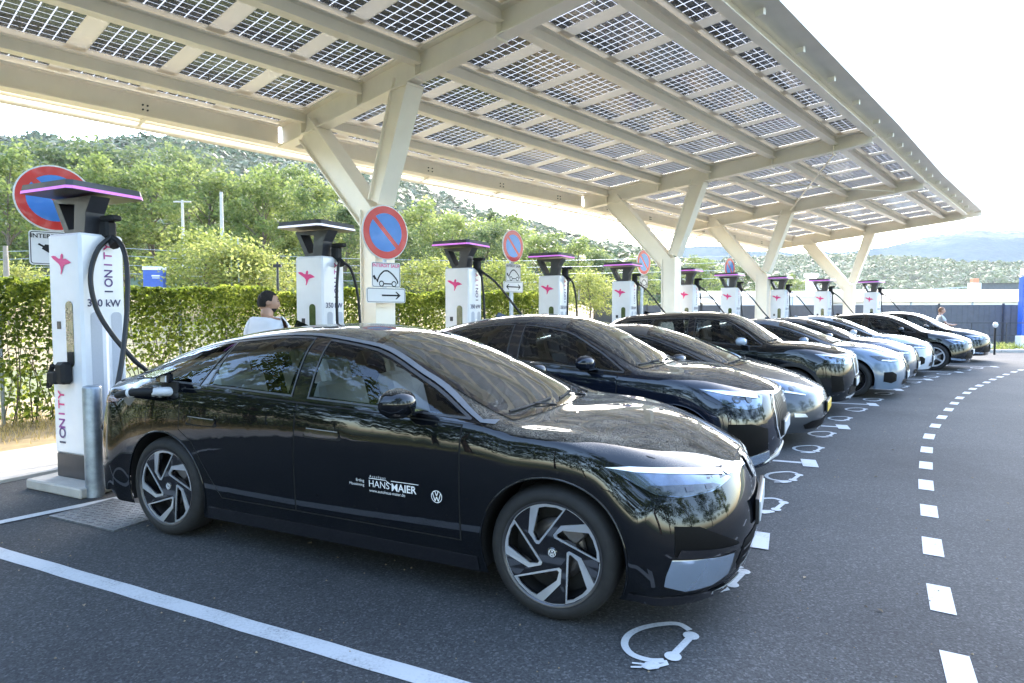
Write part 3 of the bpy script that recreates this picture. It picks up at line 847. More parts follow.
def panel_mat():
    """glass-glass solar module seen from below: dark cells, bright diffusing glass between them"""
    m, nt, out = new_mat('solar_cells'); L = nt.links.new
    uv = nd(nt, 'ShaderNodeUVMap'); sp = nd(nt, 'ShaderNodeSeparateXYZ'); L(uv.outputs[0], sp.inputs[0])
    def band(src, w):
        f = nd(nt, 'ShaderNodeMath', operation='FRACT'); L(src, f.inputs[0])
        s = nd(nt, 'ShaderNodeMath', operation='SUBTRACT'); L(f.outputs[0], s.inputs[0]); s.inputs[1].default_value = .5
        a = nd(nt, 'ShaderNodeMath', operation='ABSOLUTE'); L(s.outputs[0], a.inputs[0])
        g = nd(nt, 'ShaderNodeMath', operation='LESS_THAN'); L(a.outputs[0], g.inputs[0]); g.inputs[1].default_value = .5-w
        return g
    a = band(sp.outputs[0], .048); b = band(sp.outputs[1], .034)
    mn = nd(nt, 'ShaderNodeMath', operation='MINIMUM'); L(a.outputs[0], mn.inputs[0]); L(b.outputs[0], mn.inputs[1])
    # cables and junction boxes along one row
    n = nd(nt, 'ShaderNodeTexNoise', i_Scale=3.2, i_Detail=1.); L(uv.outputs[0], n.inputs['Vector'])
    gt = nd(nt, 'ShaderNodeMath', operation='GREATER_THAN'); L(n.outputs['Fac'], gt.inputs[0]); gt.inputs[1].default_value = .70
    mxm = nd(nt, 'ShaderNodeMath', operation='MAXIMUM'); L(mn.outputs[0], mxm.inputs[0]); L(gt.outputs[0], mxm.inputs[1])
    cell = nd(nt, 'ShaderNodeBsdfPrincipled'); cell.inputs['Roughness'].default_value = .25; cell.inputs['Coat Weight'].default_value = .3
    n3 = nd(nt, 'ShaderNodeTexNoise', i_Scale=1.3); L(uv.outputs[0], n3.inputs['Vector'])
    r = ramp(nt, [(.3, (.065, .072, .09)), (.7, (.105, .115, .14))]); L(n3.outputs['Fac'], r.inputs['Fac']); L(r.outputs[0], cell.inputs['Base Color'])
    t1 = nd(nt, 'ShaderNodeBsdfTranslucent'); t1.inputs[0].default_value = (.22, .23, .24, 1)
    t2 = nd(nt, 'ShaderNodeBsdfTransparent'); t2.inputs[0].default_value = (.85, .9, .93, 1)
    g1 = nd(nt, 'ShaderNodeMixShader'); g1.inputs[0].default_value = .0; L(t1.outputs[0], g1.inputs[1]); L(t2.outputs[0], g1.inputs[2])
    mx = nd(nt, 'ShaderNodeMixShader'); L(mxm.outputs[0], mx.inputs[0]); L(g1.outputs[0], mx.inputs[1]); L(cell.outputs[0], mx.inputs[2])
    L(mx.outputs[0], out.inputs['Surface']); return m

M['asphalt'] = asphalt_mat()
M['marking'] = worn_paint('road_marking', (.50, .51, .52))
M['concrete'] = mat('concrete', (.42, .40, .37), .85, var=.22, scale=3, bump=.3, bscale=120)
M['kerb'] = mat('kerb_stone', (.36, .35, .33), .8, var=.2, scale=6, bump=.3)
M['steel'] = mat('cream_steel', (.93, .86, .73), .38, var=.05, scale=1.6, coat=.15, coat_rough=.25)
M['steeld'] = mat('cream_steel_soffit', (.86, .80, .69), .5, var=.06, scale=1.3)
M['roofw'] = mat('roof_top_sheet', (.7, .7, .68), .5, var=.05)
M['galv'] = mat('galvanised_steel', (.33, .38, .44), .42, metal=.75, var=.28, scale=9, rvar=.1)
M['cab'] = mat('charger_white', (.80, .81, .84), .28, coat=.4, var=.02)
M['dark'] = mat('charger_dark', (.035, .036, .042), .4, var=.15, coat=.2)
M['cable'] = mat('cable_rubber', (.012, .012, .013), .5)
M['led'] = mat('magenta_light', (.75, .25, .8), .4, emis=(.80, .18, .88), estr=.42, var=.02)
M['ledw'] = mat('white_light', (.8, .8, .85), .4, emis=(.9, .85, 1), estr=.55, var=.02)
M['pink'] = mat('pink_print', (.75, .04, .22), .45, var=.03)
M['navy'] = mat('navy_print', (.03, .03, .10), .45, var=.05)
M['greyp'] = mat('vent_grey', (.50, .52, .57), .6, var=.1, scale=260)
M['screen'] = mat('display_glass', (.075, .10, .04), .1, coat=1., var=.5, scale=6)  # green reflection painted into the glass as its base colour
M['red'] = mat('sign_red', (.62, .035, .03), .4, var=.08, coat=.3)
M['blue'] = mat('sign_blue', (.05, .22, .62), .4, var=.06, coat=.3)
M['signw'] = mat('sign_white', (.76, .76, .76), .4, var=.03)
M['signb'] = mat('sign_back', (.35, .36, .37), .5, metal=.5)
M['soil'] = mat('dry_ground', (.30, .23, .12), .95, var=.4, scale=2.5, bump=.5, bscale=30)
M['field'] = mat('meadow_ground', (.13, .14, .05), .95, var=.5, scale=.35, bump=.6, bscale=8)
M['bark'] = mat('bark', (.13, .10, .075), .9, var=.35, scale=10, bump=.6, bscale=30)
M['leafA'] = leaf_mat('leaves_bright', ((.065, .095, .032), (.115, .155, .052), (.20, .235, .09)), .5)
M['leafB'] = leaf_mat('leaves_deep', ((.045, .07, .032), (.08, .112, .048), (.135, .165, .07)), .42)
M['leafY'] = leaf_mat('leaves_yellow', ((.07, .10, .03), (.14, .17, .05), (.24, .255, .10)), .5)
M['leafH'] = leaf_mat('hedge_leaves', ((.05, .08, .018), (.13, .175, .035), (.30, .33, .09)), .5, nscale=1.2)
M['leafF'] = leaf_mat('far_leaves', ((.028, .055, .018), (.045, .08, .024), (.075, .11, .034)), .15, nscale=.03)
M['wood'] = mat('weathered_wood', (.28, .24, .2), .9, var=.2)
M['greyfence'] = mat('grey_fence', (.095, .098, .11), .6, var=.12, scale=4)
M['whitewall'] = mat('white_wall', (.72, .71, .69), .7, var=.06, scale=.6)
M['creamroof'] = mat('cream_roof', (.60, .50, .36), .7, var=.12, scale=.4)
M['skin'] = mat('skin', (.42, .24, .16), .5, var=.1)
M['hair'] = mat('dark_hair', (.016, .012, .010), .85, var=.5, scale=90, bump=.8, bscale=220)
M['hairf'] = mat('ginger_hair', (.22, .11, .06), .6, var=.3, scale=60)
M['tee'] = mat('white_cotton', (.74, .75, .80), .85, var=.04, bump=.3, bscale=14)
M['jeans'] = mat('dark_denim', (.03, .035, .06), .85, var=.3)

# ------------------------------------------------------------------ ground and paving
def sheet(name, poly, z, m, kind='structure', parent=None):
    V, F = fill2d([poly], 0)
    mb = MB(); mb.add([(x, y, z) for x, y in V], F); o = mb.build(name, m, parent)
    if kind and parent is None: o['kind'] = kind
    return o
g = MB(); n = 24
gv = [(-2500+5000*i/n, -2500+5000*j/n, -.03) for j in range(n+1) for i in range(n+1)]
g.add(gv, [(j*(n+1)+i, j*(n+1)+i+1, (j+1)*(n+1)+i+1, (j+1)*(n+1)+i) for j in range(n) for i in range(n)])
o = g.build('ground', M['field']); o['kind'] = 'structure'

# charging bays follow a gentle bend: charger places and the way each bay faces
CH = [(-3.97, 5.77), (-2.52, 8.1), (-.81, 10.25), (.83, 12.4), (2.68, 14.7), (4.75, 16.7), (6.63, 18.7), (8.86, 20.4), (11.1, 22.0), (13.5, 23.1)]
HD = [-24.5, -27, -29, -31, -33, -36, -39, -42, -46, -50]
def behind(k, d):
    a = radians(HD[k]); return (CH[k][0]-cos(a)*d, CH[k][1]-sin(a)*d)
pre = [(-7.6, -.6), (-6.0, 2.2), (-5.0, 4.0)]
def offs(d):
    pts = [(x-cos(radians(-24))*d, y-sin(radians(-24))*d) for x, y in pre]+[behind(k, d) for k in range(10)]
    e = pts[-1]; return pts+[(e[0]+3.5, e[1]+1.8)]
front = offs(.74); mid = offs(2.2); back = offs(3.6)
# parking asphalt sheet
asp = [(-7.6+.5, -12), (60, -12), (60, 24.2), (17.2, 24.2)]+list(reversed(front[:-1]))
o = sheet('asphalt', asp, 0., M['asphalt'])
pav = MB()
def strip_poly(A, B, z0, z1, mb):
    n = len(A)
    vs = [(x, y, z1) for x, y in A]+[(x, y, z1) for x, y in B]; mb.add(vs, [(i, i+1, n+i+1, n+i) for i in range(n-1)])
    vs = [(x, y, z0) for x, y in A]+[(x, y, z1) for x, y in A]; mb.add(vs, [(i+1, i, n+i, n+i+1) for i in range(n-1)])
strip_poly(front, mid, -.02, .03, pav)
o = pav.build('pavement', M['concrete']); o['kind'] = 'structure'
dg = MB(); strip_poly(mid, offs(7.), -.02, .016, dg); o = dg.build('dry_grass_verge', M['soil']); o['kind'] = 'structure'
# far pavement on the right
o = sheet('far_pavement', [(15.5, 24.2), (60, 24.2), (60, 29.5), (13., 29.5), (13., 25.4)], .05, M['concrete'])
kb = MB()
for i in range(22):
    kb.box((16.2+2.0*i, 24.15, .04), (1.985, .14, .13), bev=.012)
o = kb.build('kerb', M['kerb']); o['kind'] = 'structure'

# ---- markings
mk = MB()
def ribbon(mb, pts, w, z, closed=False):
    P = [Vector(p[:2]) for p in pts]; n = len(P); V = []
    for i in range(n):
        t = (P[(i+1) % n]-P[i-1]) if closed else (P[min(i+1, n-1)]-P[max(i-1, 0)])
        t.normalize(); q = Vector((-t.y, t.x))*w/2; V += [(*(P[i]+q), z), (*(P[i]-q), z)]
    mb.add(V, [(2*i, 2*i+1, 2*((i+1) % n)+1, 2*((i+1) % n)) for i in range(n if closed else n-1)])
# bay line in front, with its uneven brushed edge
a = Vector((-5.1, 4.83)); b = Vector((.42, 2.28)); pts = []
for i in range(60):
    t = i/59; p = a.lerp(b, t); pts.append((p.x+.002*sin(i*1.7), p.y+.002*sin(i*.9)))
ribbon(mk, pts, .108, .004)
ribbon(mk, [(-5.2, 3.17), (-4.5, 4.0), (-3.94, 4.66), (-3.34, 5.38), (-2.9, 5.92)], .095, .0075)
T = [((.42, 2.28), -24.5), ((1.68, 4.33), -26), ((3.11, 6.53), -28), ((4.57, 8.58), -30), ((6.2, 10.65), -32), ((7.9, 12.65), -34.5), ((9.8, 14.55), -37), ((11.8, 16.3), -40), ((14.0, 17.9), -43)]
for (x, y), h in T:
    h = -24.5 if y < 5 else -21; c, s_ = cos(radians(h)), sin(radians(h)); w = Vector((c, s_)); q = Vector((-s_, c)); P = Vector((x, y))
    a = P-w*1.5; 
    if y > 3: ribbon(mk, [a, P+w*.0], .07, .004)
    V = [P+q*.17, P-q*.17, P-q*.17+w*.15, P+q*.17+w*.15]; mk.add([(*v, .0075) for v in V], [(0, 1, 2, 3)])
o = mk.build('bay_markings', M['marking']); o['kind'] = 'structure'
# dashed guide line on its bend
D = [(1.25, 1.25), (1.62, 1.97), (2.02, 2.70), (2.43, 3.41), (2.91, 4.18), (3.4, 4.94), (3.88, 5.69), (4.37, 6.42), (4.87, 7.15), (5.42, 7.92), (6.01, 8.66), (6.6, 9.37), (7.22, 10.1), (7.81, 10.79), (8.4, 11.47), (9.05, 12.17), (9.64, 12.8), (10.21, 13.37), (10.83, 13.97), (11.44, 14.57), (12.07, 15.15), (12.68, 15.72), (13.43, 16.39), (14.08, 16.95), (14.75, 17.5), (15.45, 18.05), (16.2, 18.6), (17.0, 19.1), (17.8, 19.6)]
dm = MB()
for i in range(len(D)-1):
    p = Vector(D[i]); t = (Vector(D[i+1])-Vector(D[max(0, i-1)])).normalized(); q = Vector((-t.y, t.x)); hl = .185+.012*sin(i*2.3)
    V = [p-t*hl-q*.059, p+t*hl-q*.059, p+t*hl+q*.059, p-t*hl+q*.059]; dm.add([(*v, .004) for v in V], [(0, 3, 2, 1)] if False else [(0, 1, 2, 3)])
o = dm.build('dashed_line', M['marking']); o['kind'] = 'structure'
# painted electric-car symbols: outline of a little car with a plug on its cord
def ev_symbol(mb, c, h, s=1., z=.0045, flip=1):
    ca, sa = cos(h), sin(h)
    def T2(p): x, y = p[0]*s, p[1]*s*flip; return (c[0]+x*ca-y*sa, c[1]+x*sa+y*ca)
    body = cat_pts([(*q, 0) for q in ((-.125, -.045), (-.150, .02), (-.135, .105), (-.063, .158), (.033, .160), (.126, .115), (.206, .032), (.245, -.049), (.205, -.112))], 5)
    ribbon(mb, [T2(p) for p in body], .036*s, z)
    ribbon(mb, [T2(p) for p in ((.146, -.128), (-.067, -.074))], .036*s, z+.001)
    for wx, wy in ((.150, -.126), (-.075, -.076)):
        circ = [T2((wx+.040*cos(2*pi*k/14), wy+.040*sin(2*pi*k/14))) for k in range(14)]
        mb.add([(*p, z+.002) for p in circ], [tuple(range(14))])
    ribbon(mb, [T2(p) for p in ((-.125, -.045), (-.150, -.060), (-.180, -.030))], .024*s, z+.001)
    pl = [T2(p) for p in ((-.165, -.045), (-.205, -.035), (-.235, .005), (-.225, .045), (-.180, .03), (-.160, -.01))]
    mb.add([(*p, z+.003) for p in reversed(pl)], [tuple(range(6))])
    for q in (((-.232, .035), (-.250, .082), (-.238, .086), (-.218, .045)), ((-.205, .035), (-.215, .085), (-.203, .088), (-.190, .035))):
        mb.add([(*T2(p), z+.002) for p in reversed(q)], [(0, 1, 2, 3)])
EV = [((.72, 2.92), 0), ((1.27, 3.68), 0), ((2.13, 5.07), 1), ((2.67, 5.95), 1), ((3.5, 7.17), 2), ((4.1, 8.04), 2), ((4.97, 9.22), 3), ((5.69, 10.07), 3), ((6.64, 11.21), 4), ((7.35, 12.05), 4), ((8.4, 13.2), 5), ((9.2, 14.0), 5), ((10.4, 15.15), 6), ((11.2, 15.85), 6), ((12.5, 16.9), 7), ((13.3, 17.5), 7)]
sm = MB()
for c, k in EV:
    ev_symbol(sm, c, radians(90-24.5-k), 1., flip=1)
o = sm.build('electric_car_symbols', M['marking']); o['kind'] = 'structure'

# loose grit and fallen leaves
lt = MB(); rl = random.Random(21)
for i in range(520):
    y = 2.2+rl.random()**1.6*12; x = rl.uniform(-.85, .85)*y
    if rl.random() < .86:
        r = rl.uniform(.003, .008); lt.add([(x+r*cos(a_)*rl.uniform(.6, 1.2), y+r*sin(a_)*rl.uniform(.6, 1.2), .003) for a_ in (0, 1.3, 2.5, 3.8, 5.1)]+[(x, y, .003+r)], [(0, 1, 5), (1, 2, 5), (2, 3, 5), (3, 4, 5), (4, 0, 5)])
    else:
        r = rl.uniform(.012, .026); a0 = rl.uniform(0, 6.28); ux, uy = cos(a0)*r, sin(a0)*r
        lt.add([(x-ux, y-uy, .006), (x+uy*.5, y-ux*.5, .012), (x+ux, y+uy, .008), (x-uy*.5, y+ux*.5, .014)], [(0, 1, 2, 3)])
M['litter'] = mat('grit_and_dry_leaves', (.22, .17, .11), .9, var=.6, scale=2)
o = lt.build('litter', M['litter']); tag(o, 'scattered grit and dry leaves on the asphalt', 'litter', kind='stuff')
# ---- chequered drain cover
dr = MB(); c = Vector((-3.2, 4.86)); ax = Vector((.91, -.42)); ay = Vector((.42, .91))
Rm = Matrix(((ax.x, ay.x, 0), (ax.y, ay.y, 0), (0, 0, 1)))
dr.box((c.x, c.y, .004), (.74, .46, .014), M=Rm, bev=.003)
fr = MB()
for dx, dy, w, h in ((0, .24, .80, .02), (0, -.24, .80, .02), (.385, 0, .02, .46), (-.385, 0, .02, .46)):
    p = c+ax*dx+ay*dy; fr.box((p.x, p.y, .005), (w, h, .012), M=Rm)
rb = MB()
for i in range(16):
    for j in range(10):
        p = c+ax*(-.345+.046*i)+ay*(-.207+.046*j)
        rb.box((p.x, p.y, .0125), (.034, .009, .005), rz=radians(-24.5+(45 if (i+j) % 2 else -45)))
M['iron'] = mat('cast_iron', (.16, .17, .18), .5, metal=.5, var=.3, scale=25)
dt = dr.build('drain_cover', M['iron']); tag(dt, 'chequered metal drain cover set in the asphalt behind the black saloon', 'drain cover')
fr.build('frame', M['iron'], dt); rb.build('tread_pattern', M['iron'], dt)

# ------------------------------------------------------------------ solar canopy
BL = {-1: ((-16.5, -2.4), 4.55), 0: ((-7.82, 7.12), 4.55), 1: ((-4.09, 11.2), 4.55), 2: ((2.13, 18.0), 4.57), 3: ((6.33, 22.3), 4.47), 4: ((11.62, 27.3), 4.33)}
BLEN = {-1: 7.3, 0: 7.3, 1: 7.3, 2: 7.3, 3: 7.1, 4: 6.76}; RISE = {-1: .52, 0: .52, 1: .52, 2: .52, 3: .55, 4: .60}
VX, VY = .7545, -.6563
def Q(u, t, dz=0.):
    """point under the canopy: u in bays, t in 0..1 up the slope, dz above the lower beam edge"""
    i = max(-1, min(3, math.floor(u))); f = u-i
    def E(i, t):
        (x, y), z = BL[i]; l = BLEN[i]; return Vector((x+VX*l*t, y+VY*l*t, z+RISE[i]*t))
    return E(i, t).lerp(E(i+1, t), f)+Vector((0, 0, dz))
canopy = thing('solar_canopy', 'long cream steel carport roof of see-through solar panels on forked columns', 'solar carport', Q(1, .37).xyz*Vector((1, 1, 0)) if False else (0, 0, 0))
TP = [-.012, .105, .325, .513, .722, .9, 1.0]
NPAN = {-1: 8, 0: 5, 1: 8, 2: 5, 3: 6}
# transverse beams: tapered I-sections
def ibeam(mb, a, b, h0, h1, w, tf=.022, hm=None):
    """a, b: lower-edge centre points; heights above them"""
    a = Vector(a); b = Vector(b); d = (b-a); dn = d.normalized(); sd = dn.cross(Vector((0, 0, 1))).normalized(); up = sd.cross(dn)
    N = 2 if hm is None else 6
    st = [(a+d*i/(N-1), (lerp(h0, h1, i/(N-1)) if hm is None else (lerp(h0, hm, min(1, i/(N-1)/.45)) if i/(N-1) < .45 else lerp(hm, h1, (i/(N-1)-.45)/.55)))) for i in range(N)]
    for i in range(N-1):
        (p, hp), (q, hq) = st[i], st[i+1]
        mb.bar(p+up*tf/2, q+up*tf/2, w, tf, up); mb.bar(p+up*(hp-tf/2), q+up*(hq-tf/2), w, tf, up)
        mb.bar(p+up*hp/2, q+up*hq/2, .014, hp-2*tf, up, h2=hq-2*tf)
    return sd, up
for u in range(0, 5):
    mb = MB()
    a = Q(u, -.005, .0); b = Q(u, 1.0, .08)
    sd, up = ibeam(mb, a, b, .40, .30, .22, .024, hm=.40)
    for t in TP[1:-1]:
        c = Q(u, t, 0)+up*.2
        for sg in (-1, 1): mb.box(c+sd*sg*.055, (.012, .10, .36), M=Matrix(((VX, sd.x, 0), (VY, sd.y, 0), (0, 0, 1))))
    mb.build('cross_beam', M['steel'], canopy)
# purlins
for j, t in enumerate(TP[:-1]+[1.0]):
    for u in range(0, 4):
        mb = MB(); h = .34 if j == 0 else .19
        z0 = .05 if j == 0 else .22
        nn = 1
        a = Q(u, t, z0); b = Q(u+1, t, z0); d = (b-a).normalized()
        ibeam(mb, a+d*.06, b-d*.06, h, h, .24 if j == 0 else .16, .018)
        mb.build('edge_beam' if j in (0, 6) else 'purlin', M['steel'], canopy)
# gutter along the low eave with its brackets and bolts
mb = MB(); br = MB(); bo = MB()
for u in range(0, 4):
    a = Q(u, -.058, .02); b = Q(u+1, -.058, .02)
    mb.tube([a, b], .055, 10); mb.bar(Q(u, -.035, .10), Q(u+1, -.035, .10), .012, .16)
    m_ = NPAN[u]
    for k in range(1, m_, 2 if m_ > 6 else 2):
        uu = u+k/m_; br = MB(); br.bar(Q(uu, -.012, .06), Q(uu, -.062, .02), .05, .05); br.build('gutter_bracket', M['steel'], canopy)
        for du in (-.006, .006):
            for dz in (.17, .24):
                c = Q(uu+du, -.012, dz); d = Vector((VX, VY, 0)); c += d*.0115
                bo.tube([c+d*.0, c+d*.022], .013, 8)
mb.build('gutter', M['steel'], canopy); bo.build('bolts', M['dark'], canopy)
# panels and the cover sheets between them
pcells = []
sheetmb = MB(); 
ZP = .44
M['pv'] = panel_mat()
def quad_uv(name, P, nu, nv, parent, m):
    me = bpy.data.meshes.new(name); me.from_pydata([tuple(p) for p in P], [], [(0, 1, 2, 3)]); me.materials.append(m)
    uv = me.uv_layers.new(name='UVMap'); co = [(0, 0), (nu, 0), (nu, nv), (0, nv)]
    for i in range(4): uv.data[i].uv = co[i]
    o = bpy.data.objects.new(name, me); return link(o, parent)
allp = []
LT = [t for t in TP]
for u in range(0, 4):
    m_ = NPAN[u]
    for j in range(6):
        t0, t1 = LT[j]+.004, LT[j+1]-.004
        lane = (t1-t0)*7.2
        cells = 10 if 1 <= j <= 4 else 4
        if j in (0,): cells = 4
        if j == 5: cells = 4
        tm0, tm1 = t0+.012, t1-.012
        for k in range(m_):
            ua, ub = u+(k+.10)/m_, u+(k+.90)/m_
            allp.append((ua, ub, tm0, tm1, cells, j))
        # cross bands (opaque)
        for k in range(m_+1):
            ua, ub = u+(k-.11)/m_, u+(k+.11)/m_
            ua, ub = max(ua, u), min(ub, u+1)
            sheetmb.add([Q(ua, t0, ZP+.006), Q(ub, t0, ZP+.006), Q(ub, t1, ZP+.006), Q(ua, t1, ZP+.006)], [(0, 1, 2, 3)])
    for t in LT:
        sheetmb.add([Q(u, t-.02, ZP+.002), Q(u+1, t-.02, ZP+.002), Q(u+1, t+.02, ZP+.002), Q(u, t+.02, ZP+.002)], [(0, 1, 2, 3)])
def cover_mat():
    m, nt, out = new_mat('translucent_cover'); L = nt.links.new
    b = nd(nt, 'ShaderNodeBsdfPrincipled'); b.inputs['Base Color'].default_value = (.86, .80, .68, 1); b.inputs['Roughness'].default_value = .5
    t = nd(nt, 'ShaderNodeBsdfTranslucent'); n = nd(nt, 'ShaderNodeTexNoise', i_Scale=1.1, i_Detail=4.); tc = nd(nt, 'ShaderNodeTexCoord'); L(tc.outputs['Object'], n.inputs['Vector'])
    r = ramp(nt, [(.3, (.74, .66, .50)), (.7, (.84, .77, .63))]); L(n.outputs['Fac'], r.inputs['Fac']); L(r.outputs[0], t.inputs[0])
    mx = nd(nt, 'ShaderNodeMixShader'); mx.inputs[0].default_value = .055; L(b.outputs[0], mx.inputs[1]); L(t.outputs[0], mx.inputs[2]); L(mx.outputs[0], out.inputs[0]); return m
M['cover'] = cover_mat()
sheetmb.build('cover_sheets', M['cover'], canopy)
def parea(p):
    c = Q((p[0]+p[1])/2, (p[2]+p[3])/2, ZP)
    if c.y < 1: return 0
    px = c.x/c.y*F_PX+512; py = 311-(c.z-CAMH)/c.y*F_PX
    return 0 if px < -60 or py < -60 else 1/c.y**2
allp.sort(key=parea, reverse=True)
rest_v = []; rest_uv = []
for i, (ua, ub, ta, tb, nc, j) in enumerate(allp):
    P = [Q(ua, ta, ZP+.01), Q(ub, ta, ZP+.01), Q(ub, tb, ZP+.01), Q(ua, tb, ZP+.01)]
    if i < 98: quad_uv('solar_panel', P, 6 if j < 5 else 5, nc, canopy, M['pv'])
    else: rest_v += P; rest_uv.append((6 if j < 5 else 5, nc))
me = bpy.data.meshes.new('solar_panels'); me.from_pydata([tuple(p) for p in rest_v], [], [(4*i, 4*i+1, 4*i+2, 4*i+3) for i in range(len(rest_uv))]); me.materials.append(M['pv'])
uvl = me.uv_layers.new(name='UVMap')
for i, (a_, b_) in enumerate(rest_uv):
    for k, c in enumerate([(0, 0), (a_, 0), (a_, b_), (0, b_)]): uvl.data[4*i+k].uv = c
o = bpy.data.objects.new('solar_panels', me); link(o, canopy); o['kind'] = 'stuff'
# upper eave: projecting flashing with little brackets, end fascia
mb = MB()
E0, E1 = 1.062, 1.0
for u0, u1 in [(0, 1), (1, 2), (2, 3), (3, 4.07)]:
    def QQ(u, t, dz): return Q(u, t, dz)
    a, b = u0, u1
    mb.add([QQ(a, .985, .40), QQ(b, .985, .40), QQ(b, E0, .36), QQ(a, E0, .36)], [(0, 1, 2, 3)])
    mb.add([QQ(a, E0, .36), QQ(b, E0, .36), QQ(b, E0, .48), QQ(a, E0, .48)], [(0, 1, 2, 3)])
    mb.add([QQ(a, .985, .50), QQ(b, .985, .50), QQ(b, E0, .48), QQ(a, E0, .48)], [(3, 2, 1, 0)])
    for k in range(6):
        uu = lerp(u0, u1, (k+.5)/6); p = QQ(uu, 1.03, .30); mb.box(p, (.05, .12, .08), rz=.6)
mb.build('eave_flashing', M['steeld'], canopy)
mb = MB()
mb.add([Q(4.07, -.04, .12), Q(4.07, E0, .18), Q(4.07, E0, .50), Q(4.07, -.04, .46)], [(0, 1, 2, 3)])
mb.add([Q(4.0, -.04, .44), Q(4.07, -.04, .44), Q(4.07, E0, .47), Q(4.0, E0, .47)], [(0, 1, 2, 3)])
for k in range(7):
    t = k/6.5; mb.bar(Q(4.0, t, .3), Q(4.07, t, .25), .05, .10)
mb.build('end_fascia', M['steel'], canopy)
# wind bracing rods
mb = MB()
for u, t0, t1 in ((2, .5, .9), (2, .9, .5)):
    mb.tube([Q(u+.02, t0, .12), Q(u+.98, t1, .12)], .02, 6)
mb.tube([Q(1.98, .39, .05), Q(2.35, .39, .12)], .02, 6)
mb.build('bracing_rod', M['steel'], canopy)
# little masts on the eave
for u in (1.97, 3.55):
    p = Q(u, 1.05, .48); mb = MB(); mb.tube([p, p+Vector((-.05, 0, .75))], .012, 6, r2=.004); mb.build('lightning_rod', M['galv'], canopy)
# forked columns
COLT = {-1: .37, 0: .37, 1: .37, 2: .372, 3: .378, 4: .44}; JH = {-1: 3.3, 0: 3.3, 1: 3.28, 2: 3.1, 3: 2.95, 4: 2.8}
def column(u):
    t = COLT[u]; base = Q(u, t, 0); bx, by = base.x, base.y; jh = JH[u]
    rz = atan2(VY, VX); R = Matrix.Rotation(rz, 3, 'Z')
    ex = Vector((cos(rz), sin(rz), 0)); ey = Vector((-sin(rz), cos(rz), 0))
    c = Vector((bx, by, 0))
    mb = MB()
    # post: box section with flanges proud of it
    hw, hd = .18, .15
    top = jh
    mb.bar(c+Vector((0, 0, .02)), c+Vector((0, 0, top-.10)), hd*2, hw*2, ex)
    for sg in (-1, 1):
        mb.bar(c+ex*sg*hw+Vector((0, 0, .02)), c+ex*sg*(hw)+Vector((0, 0, top-.12)), .36, .022, ex)
    o = mb.build('column_post', M['steel'], canopy)
    bp_ = MB(); bp_.box((bx, by, .015), (.6, .5, .03), M=R, bev=.004)
    for sx in (-1, 1):
        for sy in (-1, 1):
            p = c+ex*sx*.24+ey*sy*.19; bp_.tube([p+Vector((0, 0, .03)), p+Vector((0, 0, .07))], .018, 6)
    bp_.build('base_plate', M['steel'], o)
    # arms
    for sg, dt, w0, w1, nm in ((-1, -1.72, .36, .44, 'low'), (1, .72, .25, .34, 'high')):
        tt = t+dt/7.3; e = Q(u, tt, .0)
        s0 = c+ex*sg*(.02 if sg < 0 else .10)+Vector((0, 0, top-(.30 if sg < 0 else .02)))
        d = (e-s0).normalized(); nrm = d.cross(ey).normalized()
        a = MB()
        a.bar(s0, e+d*.10, .012+.20, w0-.02, nrm, h2=w1-.02)
        for s2 in (-1, 1):
            a.bar(s0+nrm*s2*w0/2, e+nrm*s2*w1/2+d*(.1), .30, .02, nrm)
        a.box(e+Vector((0, 0, .0)), (.40, .30, .02), M=R)
        a.build('column_arm', M['steel'], canopy)
    return o
for u in range(0, 5): column(u)

# ------------------------------------------------------------------ chargers
def bird(mb, c, ex, ez, s):
    """swooping bird mark"""
    P1 = [(-.52, .20), (-.40, .22), (-.28, .20), (-.14, .12), (-.05, .12), (-.03, .22), (.02, .27), (.08, .26), (.10, .19), (.08, .10), (.22, .11), (.36, .05), (.50, -.03), (.34, -.06), (.18, -.08), (.10, -.15), (.03, -.30), (-.02, -.38), (-.06, -.36), (-.03, -.24), (-.06, -.12), (-.14, -.04), (-.28, .04), (-.42, .12)]
    n = ex.cross(ez)
    V, F = fill2d([P1], 0); mb.add([c+ex*x*s+ez*y*s for x, y in V], F)
def text_on(mb, s, c, ex, ez, size, bold=False, align='CENTER'):
    V, F = text2d(s, size, bold, align); mb.add([c+ex*v[0]+ez*v[1] for v in V], F)
def rrect(w, h, r, n=5):
    P = []
    for cx, cy, a0 in ((w/2-r, h/2-r, 0), (-w/2+r, h/2-r, pi/2), (-w/2+r, -h/2+r, pi), (w/2-r, -h/2+r, 3*pi/2)):
        P += [(cx+r*cos(a0+pi/2*i/n), cy+r*sin(a0+pi/2*i/n)) for i in range(n+1)]
    return P
def plate_on(mb, c, ex, ez, w, h, r, th):
    n = ex.cross(ez)
    P = rrect(w, h, r); k = len(P)
    a = [c+ex*x+ez*y+n*th for x, y in P]; b = [c+ex*x+ez*y for x, y in P]
    mb.add(a+b, [tuple(range(k))]+[((i+1) % k, i, k+i, k+(i+1) % k) for i in range(k)])
A, B, HC = .47, .40, 2.33      # along the car axis, along the row, cabinet height
